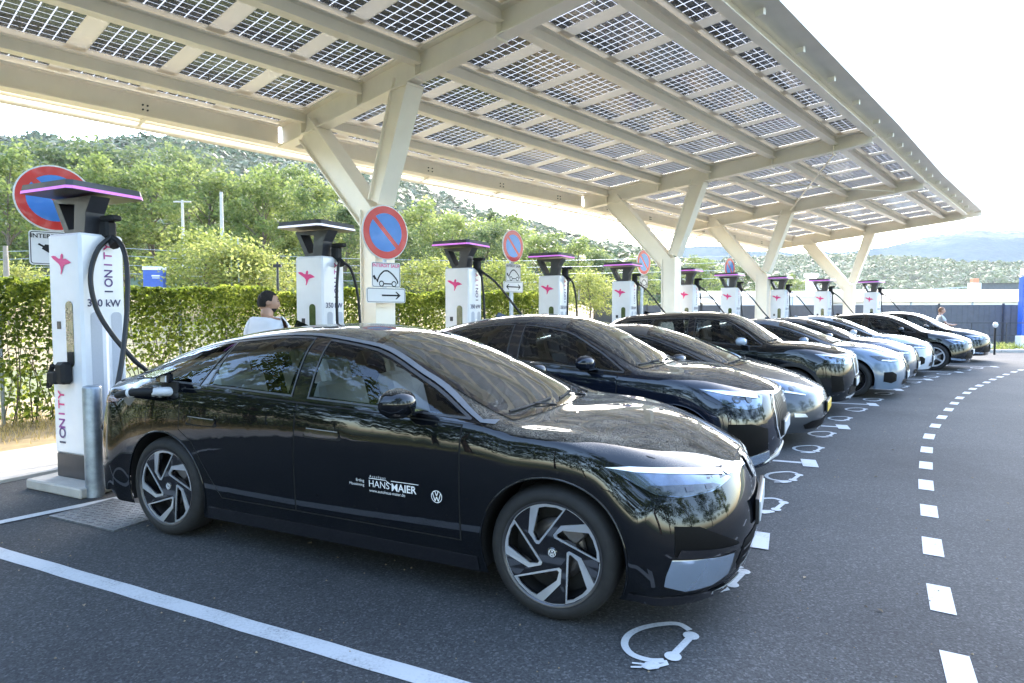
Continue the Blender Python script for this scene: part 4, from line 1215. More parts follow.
def charger(k, label, detail):
    """local x: towards the cars; local y: along the row, away from the camera"""
    root = thing('charger', label, 'ev charger', (CH[k][0], CH[k][1], .0), radians(HD[k]), 'tall white charging posts under the canopy')
    X = Vector((1, 0, 0)); Y = Vector((0, 1, 0)); Z = Vector((0, 0, 1))
    pl = MB(); pl.box((.03, 0, .045), (A+.34, B+.36, .09), bev=.012); pl.build('plinth', M['concrete'], root)
    bs = MB(); bs.box((0, 0, .20), (A-.02, B-.02, .22), bev=.004); bs.build('base', M['dark'], root)
    cb = MB(); cb.box((0, 0, (HC+.31)/2), (A, B, HC-.31), bev=.022)
    ob = cb.build('cabinet', M['cab'], root)
    # end face towards the camera (-y): screen slot, reader, name, bird
    fy = -B/2
    s = MB(); plate_on(s, Vector((.06, fy-.001, 1.42)), X, Z, .105, .60, .05, .004)
    s.build('display', M['screen'], ob)
    if detail > 0:
        s = MB(); plate_on(s, Vector((.07, fy-.005, 1.20)), X, Z, .085, .12, .01, .01); s.build('card_reader', M['black'], ob)
        s = MB(); bird(s, Vector((-.03, fy-.004, 2.07)), X, Z, .29); s.build('bird_logo', M['pink'], ob)
        s = MB(); plate_on(s, Vector((-.10, fy-.001, 1.50)), X, Z, .06, .07, .004, .002); s.build('qr_label', M['dark'], ob)
        for i, (ch, m_) in enumerate(zip('IONITY', ('navy', 'vio1', 'vio2', 'pink2', 'pink', 'pink'))):
            t = MB(); text_on(t, ch, Vector((-.10, fy-.004, .42+.088*i*1.0)), Z, -X, .13, True); t.build('name_letter', M[m_], ob)
    # holster with a parked plug
    s = MB(); s.box((.03, fy-.05, 1.07), (.13, .10, .20), bev=.03); s.box((-.06, fy-.08, 1.03), (.12, .07, .12), bev=.03); s.tube([(-.08, fy-.09, 1.0), (-.13, fy-.09, .94), (-.12, fy-.08, 1.06), (-.06, fy-.09, 1.14)], .022, 8)
    s.build('plug_holster', M['black'], ob)
    # face towards the cars (+x)
    fx = A/2
    if detail > 0:
        for i, (ch, m_) in enumerate(zip('IONITY', ('navy', 'vio1', 'vio1', 'vio2', 'pink2', 'pink'))):
            t = MB(); text_on(t, ch, Vector((fx+.004, .05, 1.81+.082*i)), Z, -Y, .105, True); t.build('name_letter', M[m_], ob)
        t = MB(); text_on(t, '350 kW', Vector((fx+.004, .0, 1.70)), Y, Z, .092, True); t.build('power_lettering', M['navy'], ob)
    for yy in (-.075, .11):
        s = MB(); P = rrect(.10, 1.12, .04); V, F = fill2d([P], 0); s.add([(fx+.002, yy+v[0], 1.06+v[1]) for v in V], F); s.build('vent', M['greyp'], ob)
    s = MB(); s.box((fx+.003, .018, 1.02), (.006, .016, .95)); s.build('light_strip', M['ledw'], ob)
    if detail > 1:
        s = MB(); s.box((fx+.002, .16, .50), (.003, .03, .03)); s.box((fx+.002, -.02, .42), (.003, .06, .06)); s.build('socket_label', M['greyp'], ob)
    # halo roof on its forked stand
    st = MB()
    for xx, sgn in ((0, 1),):
        out_ = [(-.16, 0), (.12, 0), (.15, .20), (.24, .34), (-.34, .34)]
        hole = [(-.11, .05), (-.03, .05), (-.01, .28), (-.25, .30)]
        V, F = fill2d([out_, hole], 0)
        th = .17
        for sd_, fl in ((-th/2, False), (th/2, True)):
            vs = [(x, sd_, HC+z) for x, z in V]; st.add(vs, [tuple(f) if not fl else tuple(reversed(f)) for f in F])
        for Lp in (out_, hole):
            n = len(Lp); st.add([(x, -th/2, HC+z) for x, z in Lp]+[(x, th/2, HC+z) for x, z in Lp], [(i, (i+1) % n, n+(i+1) % n, n+i) for i in range(n)])
    st.build('roof_stand', M['dark'], root)
    rf = MB(); z = HC+.36
    ro = [(-.40, -.32), (.27, -.32), (.31, -.28), (.31, .34), (.27, .38), (-.36, .38), (-.40, .34)]
    inner = [(x*.93, y*.93) for x, y in ro]
    n = len(ro)
    rf.add([(x, y, z) for x, y in ro]+[(x*.96, y*.96, z+.082) for x, y in ro], [tuple(range(n, 2*n))]+[(i, (i+1) % n, n+(i+1) % n, n+i) for i in range(n)])
    V, F = fill2d([ro], 0); rf.add([(x, y, z) for x, y in V], [tuple(reversed(f)) for f in F])
    r_ = rf.build('halo_roof', M['dark'], root)
    ld = MB()
    E = [(x*1.004, y*1.004) for x, y in ro]
    ld.add([(x, y, z+.004) for x, y in E]+[(x*.985, y*.985, z+.030) for x, y in [(a*1.004, b*1.004) for a, b in E]], [(i, (i+1) % n, n+(i+1) % n, n+i) for i in range(n)])
    ld.build('light_band', M['ledw'] if k == 1 else M['led'], r_)
    # cable outlet and its two cables
    hx, hy = fx+.05, .06
    s = MB(); s.box((hx-.05, hy, HC+.05), (.12, .10, .16), bev=.02); s.box((hx-.01, hy, HC+.15), (.20, .09, .05), bev=.02); s.tube([(hx-.02, hy, HC-.02), (hx+.05, hy, HC-.10)], .035, 8, r2=.05)
    s.build('cable_arm', M['black'], root)
    return root
M['vio1'] = mat('violet_print_dark', (.09, .04, .20), .45, var=.03); M['vio2'] = mat('violet_print', (.28, .06, .30), .45, var=.03); M['pink2'] = mat('rose_print', (.50, .07, .30), .45, var=.03)
CHL = ['large white charger nearest the camera with a galvanised bollard and magenta-lit roof', 'white charger with a white-lit roof behind the man in the white t-shirt',
       'third white charger, between the first forked column and the second no-parking sign on a post', 'white charger just past the double-arrow sign, above the second black car',
       'white charger standing just before the second forked column', 'white charger half hidden behind the second forked column', 'white charger just before the third forked column',
       'white charger directly behind the third forked column', 'white charger just before the last forked column', 'last white charger, beside the end column and the grey fence']
for k in range(10):
    r_ = charger(k, CHL[k], 2 if k < 2 else 1)
    if k == 0: continue
    # hanging cables, in the post's own frame
    t = HC
    c = MB()
    if k in (1, 3): pts = [(.30, .06, t-.08), (.34, -.02, t-.12), (.36, -.08, t-.5), (.34, -.04, t-1.1), (.40, .0, t-1.6)]
    elif k in (2, 5): pts = [(.30, .08, t-.05), (.34, .10, t-.5), (.36, .12, t-1.0), (.5, .16, t-1.5), (.6, .2, t-1.7)]
    else: pts = [(.30, .06, t-.08), (.32, .0, t-.4), (.36, .05, t-.9), (.50, .10, t-1.4), (.7, .15, t-1.5)]
    c.tube(cat_pts(pts), .019, 8); c.build('cable', M['cable'], r_)
    c = MB()
    if k in (1, 3): pts = [(.30, .08, t-.08), (.34, .2, t-.14), (.36, .32, t-.5), (.38, .36, t-1.1), (.5, .38, t-1.5)]
    else: pts = [(.30, .10, t-.05), (.50, .26, t-.25), (.85, .45, t-.75), (1.2, .6, t-1.15), (1.5, .7, t-1.35)]
    c.tube(cat_pts(pts), .019, 8); c.build('cable', M['cable'], r_)
    if k == 1: pass

# bollard beside the first charger
b = MB(); b.lathe([(.0, .98), (.045, .98), (.068, .972), (.073, .955), (.073, 0)], 28); b.add([], [])
o = b.build('bollard', M['galv'], None, (-3.68, 5.36, 0)); tag(o, 'galvanised steel bollard standing in front of the nearest charger', 'bollard')

# ------------------------------------------------------------------ signs
def noparking(name, label, P, dia, rz, plates, post_h, both=True, post=True, lean=0.):
    """round red and blue sign; local -y is its face"""
    root = thing(name, label, 'road sign', (P[0], P[1], 0), rz)
    z = P[2]; R = dia/2
    Rm = Matrix.Rotation(radians(90), 3, 'X')
    d = MB(); d.lathe([(0, -.008), (R, -.008), (R, .004), (R*.985, .010), (0, .010)], 48, (0, 0, z), Rm); d.build('sign_disc', M['signw'], root)
    d = MB(); d.lathe([(0, .0115), (R*.955, .0115)], 48, (0, 0, z), Rm, smooth=False); d.build('red_ring', M['red'], root)
    # blue field in two halves, leaving the red bar
    for sg in (-1, 1):
        P_ = []
        r = R*.70; w = R*.085
        a0 = math.asin(w/r)
        P_ = [(r*cos(a0+(pi-2*a0)*i/20), r*sin(a0+(pi-2*a0)*i/20)) for i in range(21)]
        an = radians(135) if True else 0
        P_ = [(x*cos(an)-y*sg*sin(an), x*sin(an)+y*sg*cos(an)) for x, y in P_]
        if sg < 0: P_.reverse()
        d = MB(); d.add([(x, -.0135, z+y) for x, y in P_], [tuple(range(21))]); d.build('blue_field', M['blue'], root)
    if post:
        d = MB(); d.bar((0, .045, 0), (0, .045, post_h), .08, .04, (0, 1, 0)); d.build('post', M['galv'], root)
    else:
        d = MB(); d.bar((0, .03, z+.1), (0, .03, post_h), .05, .03, (0, 1, 0)); d.bar((0, .03, z), (0, .30, z), .04, .04); d.build('bracket', M['galv'], root)
    X = Vector((1, 0, 0)); Z = Vector((0, 0, 1))
    for kind, dx, dz, w, h in plates:
        c = Vector((dx, -.004, z+dz))
        s = MB(); plate_on(s, c, X, Z, w, h, .03, .008); pp = s.build('sub_plate', M['signw'], root)
        s = MB(); P1 = rrect(w-.02, h-.02, .025); P2 = rrect(w-.035, h-.035, .02); V, F = fill2d([P1, P2], 0)
        s.add([c+X*x+Z*y+Vector((0, -.0095, 0)) for x, y in V], F); s.build('border', M['dark'], pp)
        c2 = c+Vector((0, -.0105, 0))
        if kind == 'ev':
            s = MB(); text_on(s, 'INTERDIT SAUF', c2+Z*(h*.36), X, Z, w*.135, True); s.build('lettering', M['pink'] if post is False else M['black'], pp)
            s = MB()
            body = [(-.30, -.16), (-.22, .05), (-.08, .17), (.06, .18), (.22, .08), (.36, -.06), (.38, -.18)]
            P3 = [Vector((x*w, y*w)) for x, y in smooth_outline(body, 4)[:25]]
            def rib(Pl, ww):
                V = []; 
                for i in range(len(Pl)):
                    t = (Pl[min(i+1, len(Pl)-1)]-Pl[max(0, i-1)]).normalized(); q = Vector((-t.y, t.x))*ww/2
                    V += [Pl[i]+q, Pl[i]-q]
                s.add([c2+X*v.x+Z*(v.y-.03) for v in V], [(2*i, 2*i+1, 2*i+3, 2*i+2) for i in range(len(Pl)-1)])
            rib(P3, .022)
            rib([Vector((-.1*w, -.2*w)), Vector((.18*w, -.2*w))], .018)
            rib([Vector((-.30*w, -.16*w)), Vector((-.36*w, -.05*w)), Vector((-.42*w, -.02*w))], .016); rib([Vector((-.44*w, .03*w)), Vector((-.37*w, -.08*w))], .035)
            for wx in (-.17, .27):
                s.lathe([(.03, 0), (.045, 0)], 14, c2+X*wx*w+Z*(-.2*w-.03), Rm, smooth=False)
            s.build('car_symbol', M['black'], pp)
        elif kind == 'plug':
            s = MB(); text_on(s, 'INTERDIT SAUF', c2+Z*(h*.34), X, Z, w*.135, True); s.build('lettering', M['black'], pp)
            s = MB(); s.add([c2+X*x+Z*y for x, y in ((-.12, -.01), (-.03, -.07), (.02, -.03), (-.04, .03), (-.09, .035))], [(0, 1, 2, 3, 4)])
            s.add([c2+X*x+Z*y for x, y in ((-.15, .03), (-.10, .0), (-.09, .015), (-.14, .045))], [(0, 1, 2, 3)]); s.tube([c2+X*x+Z*y for x, y in ((0, -.05), (.04, -.08), (.06, -.02), (.06, .06), (.12, .09))], .008, 6); s.build('plug_symbol', M['black'], pp)
        else:
            s = MB(); l = w*.34
            x0 = -l if kind == 'double' else -l*.35
            s.add([c2+X*x+Z*y for x, y in ((x0, -.012), (l, -.012), (l, .012), (x0, .012))], [(0, 1, 2, 3)])
            for sg in ((1, -1) if kind == 'double' else (1,)):
                for q in (1, -1):
                    s.add([c2+X*(sg*x)+Z*(q*y) for x, y in ((l+.02, 0), (l-.05, .055), (l-.075, .055), (l-.02, 0))], [(0, 1, 2, 3)])
            s.build('arrow', M['black'], pp)
    return root
noparking('road_sign', 'large red and blue no-parking sign half hidden behind the nearest charger roof', (-4.6, 6.25, 2.76), .66, radians(38), [('plug', .0, -.50, .44, .34)], 3.0)
noparking('road_sign', 'red and blue no-parking sign fixed to the first forked column, with a single-arrow plate', (-1.86, 9.1, 2.78), .80, radians(46), [('ev', .0, -.62, .50, .37), ('arrow', .0, -.92, .68, .22)], 1.95, post=False)
noparking('road_sign', 'faded no-parking sign on a post with a double-arrow plate', (.02, 12.6, 2.95), .66, radians(50), [('ev', .0, -.54, .46, .36), ('double', .0, -.83, .62, .22)], 2.8)
noparking('road_sign', 'no-parking sign partly hidden by the second forked column', (3.6, 16.9, 2.96), .68, radians(46), [('ev', .0, -.52, .40, .32)], 2.8)
noparking('road_sign', 'narrow-looking no-parking sign above the charger before the third forked column', (7.15, 20.3, 3.03), .70, radians(44), [], 2.8)

# ------------------------------------------------------------------ vegetation
def leaf_cloud(mb, c, r, n, size, rng, squash=1.):
    """n small leaf cards scattered in a ragged ball"""
    cx, cy, cz = c
    for _ in range(n):
        th = rng.uniform(0, 2*pi); u = rng.uniform(-1, 1); q = sqrt(1-u*u); rad = r*(rng.random()**.45)
        p = Vector((cx+rad*q*cos(th), cy+rad*q*sin(th), cz+rad*u*squash))
        a = Vector((rng.gauss(0, 1), rng.gauss(0, 1), rng.gauss(0, .6))).normalized(); b = a.cross(Vector((rng.gauss(0, 1), rng.gauss(0, 1), rng.gauss(0, 1)))).normalized()
        s = size*rng.uniform(.6, 1.35)
        n0 = len(mb.v)
        mb.v += [tuple(p-a*s*.5), tuple(p+b*s*.30), tuple(p+a*s*.5), tuple(p-b*s*.30)]; mb.f.append((n0, n0+1, n0+2, n0+3)); mb.sm.append(False)

def make_tree(h, w, rng, leaf, lsize, dens=1., style='round', low=.12):
    """tapered trunk with limbs, crown of leaf clumps"""
    tk = MB(); cr = MB()
    top = Vector((rng.uniform(-.3, .3), rng.uniform(-.3, .3), h*.86))
    tk.tube(cat_pts([(0, 0, -.3), (rng.uniform(-.1, .1), rng.uniform(-.1, .1), h*.3), (top.x*.6, top.y*.6, h*.6), top], 4), h*.016+.03, 8, r2=.03)
    nl = 15 if style != 'poplar' else 18
    cl = []
    for i in range(nl):
        f = lerp(low, .95, (i+rng.random())/nl); ang = i*2.4+rng.uniform(-.5, .5)
        if style == 'poplar': rad = w*.5*(.55+.5*sin(pi*min(1, f*1.05)))
        elif style == 'cone': rad = w*.5*(1.08-f)
        else: rad = w*.5*(sin(pi*(.18+.80*f))**.7)
        base = Vector((top.x*f, top.y*f, h*f*.8)); tip = Vector((cos(ang)*rad*.8, sin(ang)*rad*.8, h*min(.97, f*.92+.10)))
        tk.tube([base, base.lerp(tip, .5)+Vector((0, 0, .15)), tip], h*.006+.01, 5, r2=.01, cap=False)
        cl.append((tip, rad))
    cl.append((Vector((top.x, top.y, h*.93)), w*.3))
    for tip, rad in cl:
        for q in range(5 if style != 'cone' else 4):
            c = tip+Vector((rng.gauss(0, rad*.34), rng.gauss(0, rad*.34), rng.gauss(0, h*.035)))
            rr = rng.uniform(.09, .20)*w*(1 if style != 'cone' else .8)
            leaf_cloud(cr, c, rr, int(dens*34*(rr/(.15*w))**2), lsize, rng, .75)
    return tk, cr

rng = random.Random(11)
PROTO = {}
for key, args in dict(
    a=(13, 8.0, 'leafA', .36, 2.2, 'round'), b=(12, 6.5, 'leafA', .34, 2.0, 'poplar'), c=(14, 9.5, 'leafB', .40, 2.2, 'round'),
    d=(11, 7.5, 'leafB', .36, 2.0, 'round'), y=(4.2, 5.5, 'leafY', .20, 1.8, 'round'), p=(9, 3.0, 'leafB', .4, 1.0, 'cone')).items():
    h, w, lf, ls, dn, st = args
    tk, cr = make_tree(h, w, rng, lf, ls, dn, st, low=.10 if st != 'round' else .14)
    PROTO[key] = (tk, cr, lf, h, [])
def tree(key, x, y, z, s, label, group=None, name='broadleaf_tree', lf=None):
    tk, cr, lf0, h, cache = PROTO[key]
    root = thing(name, label, 'tree' if key != 'y' else 'bush', (x, y, z), random.uniform(0, 6.28), group)
    s3 = (s*random.uniform(.9, 1.1), s*random.uniform(.9, 1.1), s*random.uniform(.95, 1.05)); root.scale = s3
    if not cache:
        o1 = tk.build('trunk', M['bark'], root); o2 = cr.build('crown', M[lf0], root); cache += [o1.data, o2.data]
    else:
        for nm, me in zip(('trunk', 'crown'), cache):
            o = bpy.data.objects.new(nm, me); link(o, root)
    return root
def px_tree(key, px, ytop, Y, label, group, zb=2.4, **k):
    """stand a tree on the bank at depth Y so that it reaches the height it has in the photo"""
    p = atd(px, ytop, Y); h = p.z-zb; return tree(key, p.x, Y, zb, h/PROTO[key][3]*1.02, label, group, **k)

# railway bank behind the hedge
bank = MB(); n = 40
pts = []
for i in range(n+1):
    x = -95+i*3.2
    s_ = max(0, min(1, (16-x)/16)); s_ = s_*s_*(3-2*s_)
    y0 = 15.0+max(0, x+18)*.42; 
    row = [(y0, -.02), (y0+4, .9*s_), (y0+9, 1.9*s_), (y0+13, 2.35*s_), (y0+40, 2.6*s_), (y0+90, 2.6*s_), (y0+95, -.1)]
    for y, z in row: pts.append((x, y+.3*sin(i*1.3), z+(.08*sin(i*.9+y) if z > 0 else 0)))
bank.add(pts, [(i*7+j, (i+1)*7+j, (i+1)*7+j+1, i*7+j+1) for i in range(n) for j in range(6)], True)
M['bankm'] = mat('dry_bank', (.33, .25, .13), .95, var=.5, scale=.5, bump=.6, bscale=6)
o = bank.build('bank', M['bankm']); o['kind'] = 'structure'

TG = 'trees of the wood beyond the railway bank'
T_ = [  # key, px, top y, depth, label
 ('c', -60, 140, 52, 'deep green tree of the wood cut by the frame edge at far left'),
 ('a', 6, 158, 50, 'broad bright tree behind the round sign, leftmost of the wood'), ('c', 52, 142, 62, 'tall dark tree rising behind the nearest charger roof'),
 ('b', 92, 163, 48, 'slender bright tree right behind the nearest charger'), ('c', 118, 152, 66, 'dark round-headed tree at the back, between nearest charger and concrete pole'),
 ('a', 150, 166, 50, 'bright tree above the small blue sign box'), ('c', 186, 160, 64, 'dark tree at the back above the shorter concrete pole'), ('b', 205, 172, 48, 'tall bright tree just left of the tall concrete pole'),
 ('a', 246, 178, 50, 'bright tree just right of the tall concrete pole'), ('a', 283, 172, 56, 'bright bushy tree above the man in the white t-shirt'), ('b', 262, 186, 46, 'slim bright tree between the tall pole and the second charger'), ('b', 318, 190, 48, 'bright tree directly above the second charger roof'),
 ('d', 345, 205, 44, 'dark tree seen in the gap left of the first forked column'), ('a', 420, 208, 50, 'bright tree right of the sign on the first forked column'), ('d', 398, 232, 42, 'low dark tree right of the first forked column'), ('a', 452, 218, 48, 'bright tree above the third charger'),
 ('d', 486, 236, 46, 'dark tree just left of the double-arrow sign'), ('a', 505, 222, 58, 'bright tree behind the faded no-parking sign'), ('b', 542, 236, 50, 'bright tree above the fourth charger'), ('a', 578, 243, 54, 'bright tree between the fourth and fifth chargers'),
 ('d', 604, 258, 52, 'dark green tree above the fifth charger'), ('a', 640, 262, 54, 'bright tree left of the second forked column'), ('a', 700, 262, 58, 'bright tree right of the second forked column'), ('d', 742, 268, 60, 'dark tree left of the third forked column'), ('a', 788, 276, 66, 'small bright tree right of the third forked column')]
for key, px, yt, Y, lb in T_:
    px_tree(key, px, yt, Y, lb, TG, zb=1.8 if px < 400 else .3)
for px, yt, Y, lb in ((208, 240, 26, 'yellowish bush below the tall concrete pole'), (225, 246, 24, 'yellow-green bush just left of the second charger'), (255, 258, 25, 'pale bush above the man'), (425, 262, 24, 'yellowish bush right of the arrow plate'), (505, 268, 27, 'yellow-green bush behind the double-arrow plate'), (12, 270, 22, 'dry pale bush at the left edge above the hedge'), (590, 274, 30, 'yellow-green bush between fourth and fifth chargers')):
    px_tree('y', px, yt, Y, lb, 'bushes on the bank', zb=1.2, name='bush')
for px, yt, lb in ((484, 224, 'leftmost of the dark conifers on the slope left of the faded sign'), (493, 219, 'dark pointed conifer behind the faded sign'), (476, 229, 'short dark conifer above the third charger')):
    px_tree('p', px, yt, 75, lb, 'dark conifers', zb=2.5, name='conifer')
# trees and hedge behind the photographer, seen mirrored in the car doors
for i, (x, y, s, k) in enumerate([(-14.5, 3.2, 1.0, 'c'), (-17, -1.5, 1.0, 'a'), (-12.5, -6, .9, 'd'), (2.5, -8.5, 1.0, 'c'), (-19, -9, .75, 'a'), (-14, -14, .85, 'c'), (-7, -13, .7, 'd'), (-1, -17, .95, 'a'), (8, -16, .8, 'c'), (17, -13, .9, 'a'), (27, -6, .9, 'c'), (34, 4, .9, 'a'), (-24, -2, .8, 'c')]):
    tree(k, x, y, 0, s, 'tree across the car park mirrored in the black car doors', 'trees across the car park')

# far wooded hills: terrain plus a mass of crowns
def hill_mesh(name, xs, ys, H, m):
    mb = MB(); nx, ny = len(xs), len(ys)
    mb.add([(x, y, H(x, y)) for y in ys for x in xs], [(j*nx+i, j*nx+i+1, (j+1)*nx+i+1, (j+1)*nx+i) for j in range(ny-1) for i in range(nx-1)], True)
    o = mb.build(name, m); o['kind'] = 'structure'; return o
def prof(kn):
    f = pchip(kn)
    return f
# near hill on the left (its skyline, given as bearing -> height angle)
sk1 = prof([(-2.2, .14), (-1.2, .20), (-.80, .262), (-.62, .262), (-.50, .252), (-.36, .238), (-.25, .222), (-.16, .19), (-.08, .158), (0, .135), (.06, .118), (.13, .10), (.20, .085), (.28, .06), (.4, .02), (.5, -.01)])
def H1(x, y):
    a = x/y; Y0 = 150.
    top = sk1(a)*230
    t = max(0, min(1, (y-90)/140)); t2 = 1-max(0, min(1, (y-230)/120))
    return -1+(top)*(t**.85)*t2+2.5*mnoise.noise(Vector((x*.03, y*.03, 0)))*t
xs = [-330+i*9 for i in range(56)]; ys = [90+i*9 for i in range(28)]
M['hillg'] = mat('wooded_slope', (.06, .085, .045), .95, var=.4, scale=.08, bump=.8, bscale=.6)
hill_mesh('near_hill', xs, ys, H1, M['hillg'])
# the long mountain on the right
sk2 = prof([(-.3, .05), (.0, .09), (.12, .108), (.22, .108), (.30, .112), (.40, .105), (.52, .098), (.60, .108), (.66, .118), (.72, .131), (.76, .136), (.80, .128), (.86, .118), (.95, .11), (1.1, .10), (1.5, .06)])
def H2(x, y):
    a = x/y; t = max(0, min(1, (y-700)/700)); t2 = 1-max(0, min(1, (y-1400)/500))
    rdg = mnoise.fractal(Vector((x*.004, y*.004, 3)), 1., 2., 5)
    return -2+sk2(a)*1400*(t**.8)*t2+rdg*26*t
M['mount'] = None
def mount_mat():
    m, nt, out = new_mat('haze_tinted_mountain'); L = nt.links.new
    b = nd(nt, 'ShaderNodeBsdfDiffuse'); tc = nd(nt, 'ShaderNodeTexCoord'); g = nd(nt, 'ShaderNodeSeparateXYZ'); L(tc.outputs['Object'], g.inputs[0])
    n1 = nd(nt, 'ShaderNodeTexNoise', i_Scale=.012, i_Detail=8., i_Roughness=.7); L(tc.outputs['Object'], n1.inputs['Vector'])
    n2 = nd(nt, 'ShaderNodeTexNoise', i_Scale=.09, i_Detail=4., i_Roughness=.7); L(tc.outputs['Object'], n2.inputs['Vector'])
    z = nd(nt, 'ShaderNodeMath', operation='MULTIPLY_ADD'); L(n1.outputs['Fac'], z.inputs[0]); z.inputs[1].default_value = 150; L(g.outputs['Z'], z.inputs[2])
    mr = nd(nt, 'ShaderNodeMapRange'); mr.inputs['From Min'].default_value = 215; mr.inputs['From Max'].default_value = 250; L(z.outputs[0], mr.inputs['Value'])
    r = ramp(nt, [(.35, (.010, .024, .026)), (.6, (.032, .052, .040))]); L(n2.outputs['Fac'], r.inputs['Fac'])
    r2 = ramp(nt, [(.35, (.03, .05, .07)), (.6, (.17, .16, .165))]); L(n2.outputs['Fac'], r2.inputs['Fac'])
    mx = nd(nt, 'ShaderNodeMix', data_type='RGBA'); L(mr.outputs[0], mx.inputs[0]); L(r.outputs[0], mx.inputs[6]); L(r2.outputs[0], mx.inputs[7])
    hz = nd(nt, 'ShaderNodeMix', data_type='RGBA'); hz.inputs[0].default_value = .12; L(mx.outputs[2], hz.inputs[6]); hz.inputs[7].default_value = (.30, .42, .60, 1)  # blue distance haze mixed into the mountain's own colour
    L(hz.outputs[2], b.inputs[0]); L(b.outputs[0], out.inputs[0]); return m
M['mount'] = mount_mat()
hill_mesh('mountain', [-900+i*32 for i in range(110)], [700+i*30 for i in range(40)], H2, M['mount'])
# wooded foothill in front of it
sk3 = prof([(-.2, .01), (.1, .05), (.22, .075), (.35, .082), (.5, .088), (.62, .085), (.75, .078), (.85, .072), (1.0, .07), (1.4, .05)])
def H3(x, y):
    a = x/y; t = max(0, min(1, (y-260)/260)); t2 = 1-max(0, min(1, (y-520)/150))
    return -1.5+sk3(a)*520*(t**.9)*t2+5*mnoise.noise(Vector((x*.012, y*.012, 7)))*t
M['foot'] = mat('foothill_scrub', (.05, .08, .028), .95, var=.35, scale=.03, bump=.6, bscale=.4)
hill_mesh('foothill', [-150+i*14 for i in range(70)], [260+i*14 for i in range(30)], H3, M['foot'])
# crowns of the far woods, one mass
def blob(mb, c, r, rng, hz=1.):
    """ragged low-poly crown of leaf-like facets"""
    n = 54
    for _ in range(n):
        u = rng.uniform(-.35, 1); th = rng.uniform(0, 2*pi); q = sqrt(max(0, 1-u*u))
        d = Vector((q*cos(th), q*sin(th), u)); p = Vector(c)+d*r*rng.uniform(.72, 1.05)
        a = Vector((rng.gauss(0, 1), rng.gauss(0, 1), rng.gauss(0, 1))).normalized(); a = (a-d*a.dot(d)*.75).normalized(); b = d.cross(a).normalized()
        s = r*rng.uniform(.18, .36)
        n0 = len(mb.v); mb.v += [tuple(p-a*s), tuple(p+b*s*.7), tuple(p+a*s), tuple(p-b*s*.7)]; mb.f.append((n0, n0+1, n0+2, n0+3)); mb.sm.append(False)
fw = MB(); rg = random.Random(5)
for _ in range(3600):
    y = rg.uniform(105, 236); a = rg.uniform(-.95, .34); x = a*y
    z = H1(x, y)
    if z < .5: continue
    blob(fw, (x, y, z+rg.uniform(1.5, 4.5)), rg.uniform(2.4, 4.4), rg)
M['leafN'] = leaf_mat('wood_leaves', ((.035, .06, .028), (.052, .085, .034), (.08, .112, .045)), .15, nscale=.03)
o = fw.build('hillside_wood', M['leafN']); tag(o, 'dense dark green wood covering the hill on the left', 'wood', kind='stuff')
fw = MB()
for _ in range(3600):
    y = 270+250*rg.random()**.8; a = rg.uniform(.05, 1.0); x = a*y
    z = H3(x, y)
    if rg.random() < .25+.35*mnoise.noise(Vector((x*.01, y*.01, 1))): continue
    blob(fw, (x, y, z+rg.uniform(1, 3.)), rg.uniform(2.6, 5.2), rg)
o = fw.build('foothill_wood', M['leafF']); tag(o, 'hazy green wood on the foothill below the mountain', 'wood', kind='stuff')

# hedge: ivy grown over a wire fence behind the chargers
HL = offs(4.15)
hp = [Vector((-13.5, -2.2)), Vector((-10.2, 3.0))]+[Vector(p) for p in HL[2:9]]
hp[-1] = hp[-1].lerp(hp[-2], .2)
seglen = [(hp[i+1]-hp[i]).length for i in range(len(hp)-1)]; TL = sum(seglen)
def hedge_at(s):
    for i, l in enumerate(seglen):
        if s <= l or i == len(seglen)-1: 
            d = (hp[i+1]-hp[i]).normalized(); return hp[i]+d*s, d
        s -= l
hed = thing('hedge', 'leafy ivy hedge grown over a wire fence behind the chargers', 'hedge', (hp[1].x, hp[1].y, 0))
base = Vector((hp[1].x, hp[1].y, 0))
hm = MB(); rg = random.Random(3)
for i in range(125000):
    s = rg.uniform(0, TL); p, d = hedge_at(s); q = Vector((-d.y, d.x))
    th = mnoise.noise(Vector((s*.9, 0, 0)))*.16; top = 2.02+th+.1*mnoise.noise(Vector((s*3, 5, 0)))+max(0, (s-14))*.012
    u = rg.random(); z = top*(1-.97*u**1.6)
    dens = .5+.9*mnoise.noise(Vector((s*1.3, z*1.6, 2)))+(.45 if z > 1.15 else -.20+.12*z)
    if rg.random() > dens: continue
    bulge = .20+.16*sin(pi*min(1, z/top))+.06*mnoise.noise(Vector((s*2, z*2, 4)))
    off = rg.gauss(0, .5)*bulge if rg.random() < .6 else rg.choice((-1, 1))*bulge
    P = Vector((p.x+q.x*off, p.y+q.y*off, z))-base
    a = Vector((rg.gauss(0, 1), rg.gauss(0, 1), rg.gauss(0, .8))).normalized(); b = a.cross(Vector((rg.gauss(0, 1), rg.gauss(0, 1), rg.gauss(0, 1)))).normalized(); s2 = rg.uniform(.045, .09)
    n0 = len(hm.v); hm.v += [tuple(P-a*s2*.5), tuple(P+b*s2*.38), tuple(P+a*s2*.5), tuple(P-b*s2*.38)]; hm.f.append((n0, n0+1, n0+2, n0+3)); hm.sm.append(False)
hm.build('foliage', M['leafH'], hed)
st = MB(); 
for i in range(260):
    s = rg.uniform(0, TL); p, d = hedge_at(s); P = Vector((p.x+rg.uniform(-.1, .1), p.y+rg.uniform(-.1, .1), 0))-base
    st.tube([P, P+Vector((rg.uniform(-.2, .2), rg.uniform(-.2, .2), .6)), P+Vector((rg.uniform(-.45, .45), rg.uniform(-.3, .3), rg.uniform(1.1, 1.8)))], .012, 4, cap=False, r2=.005)
st.build('stems', M['bark'], hed)
wf = MB(); s = 0
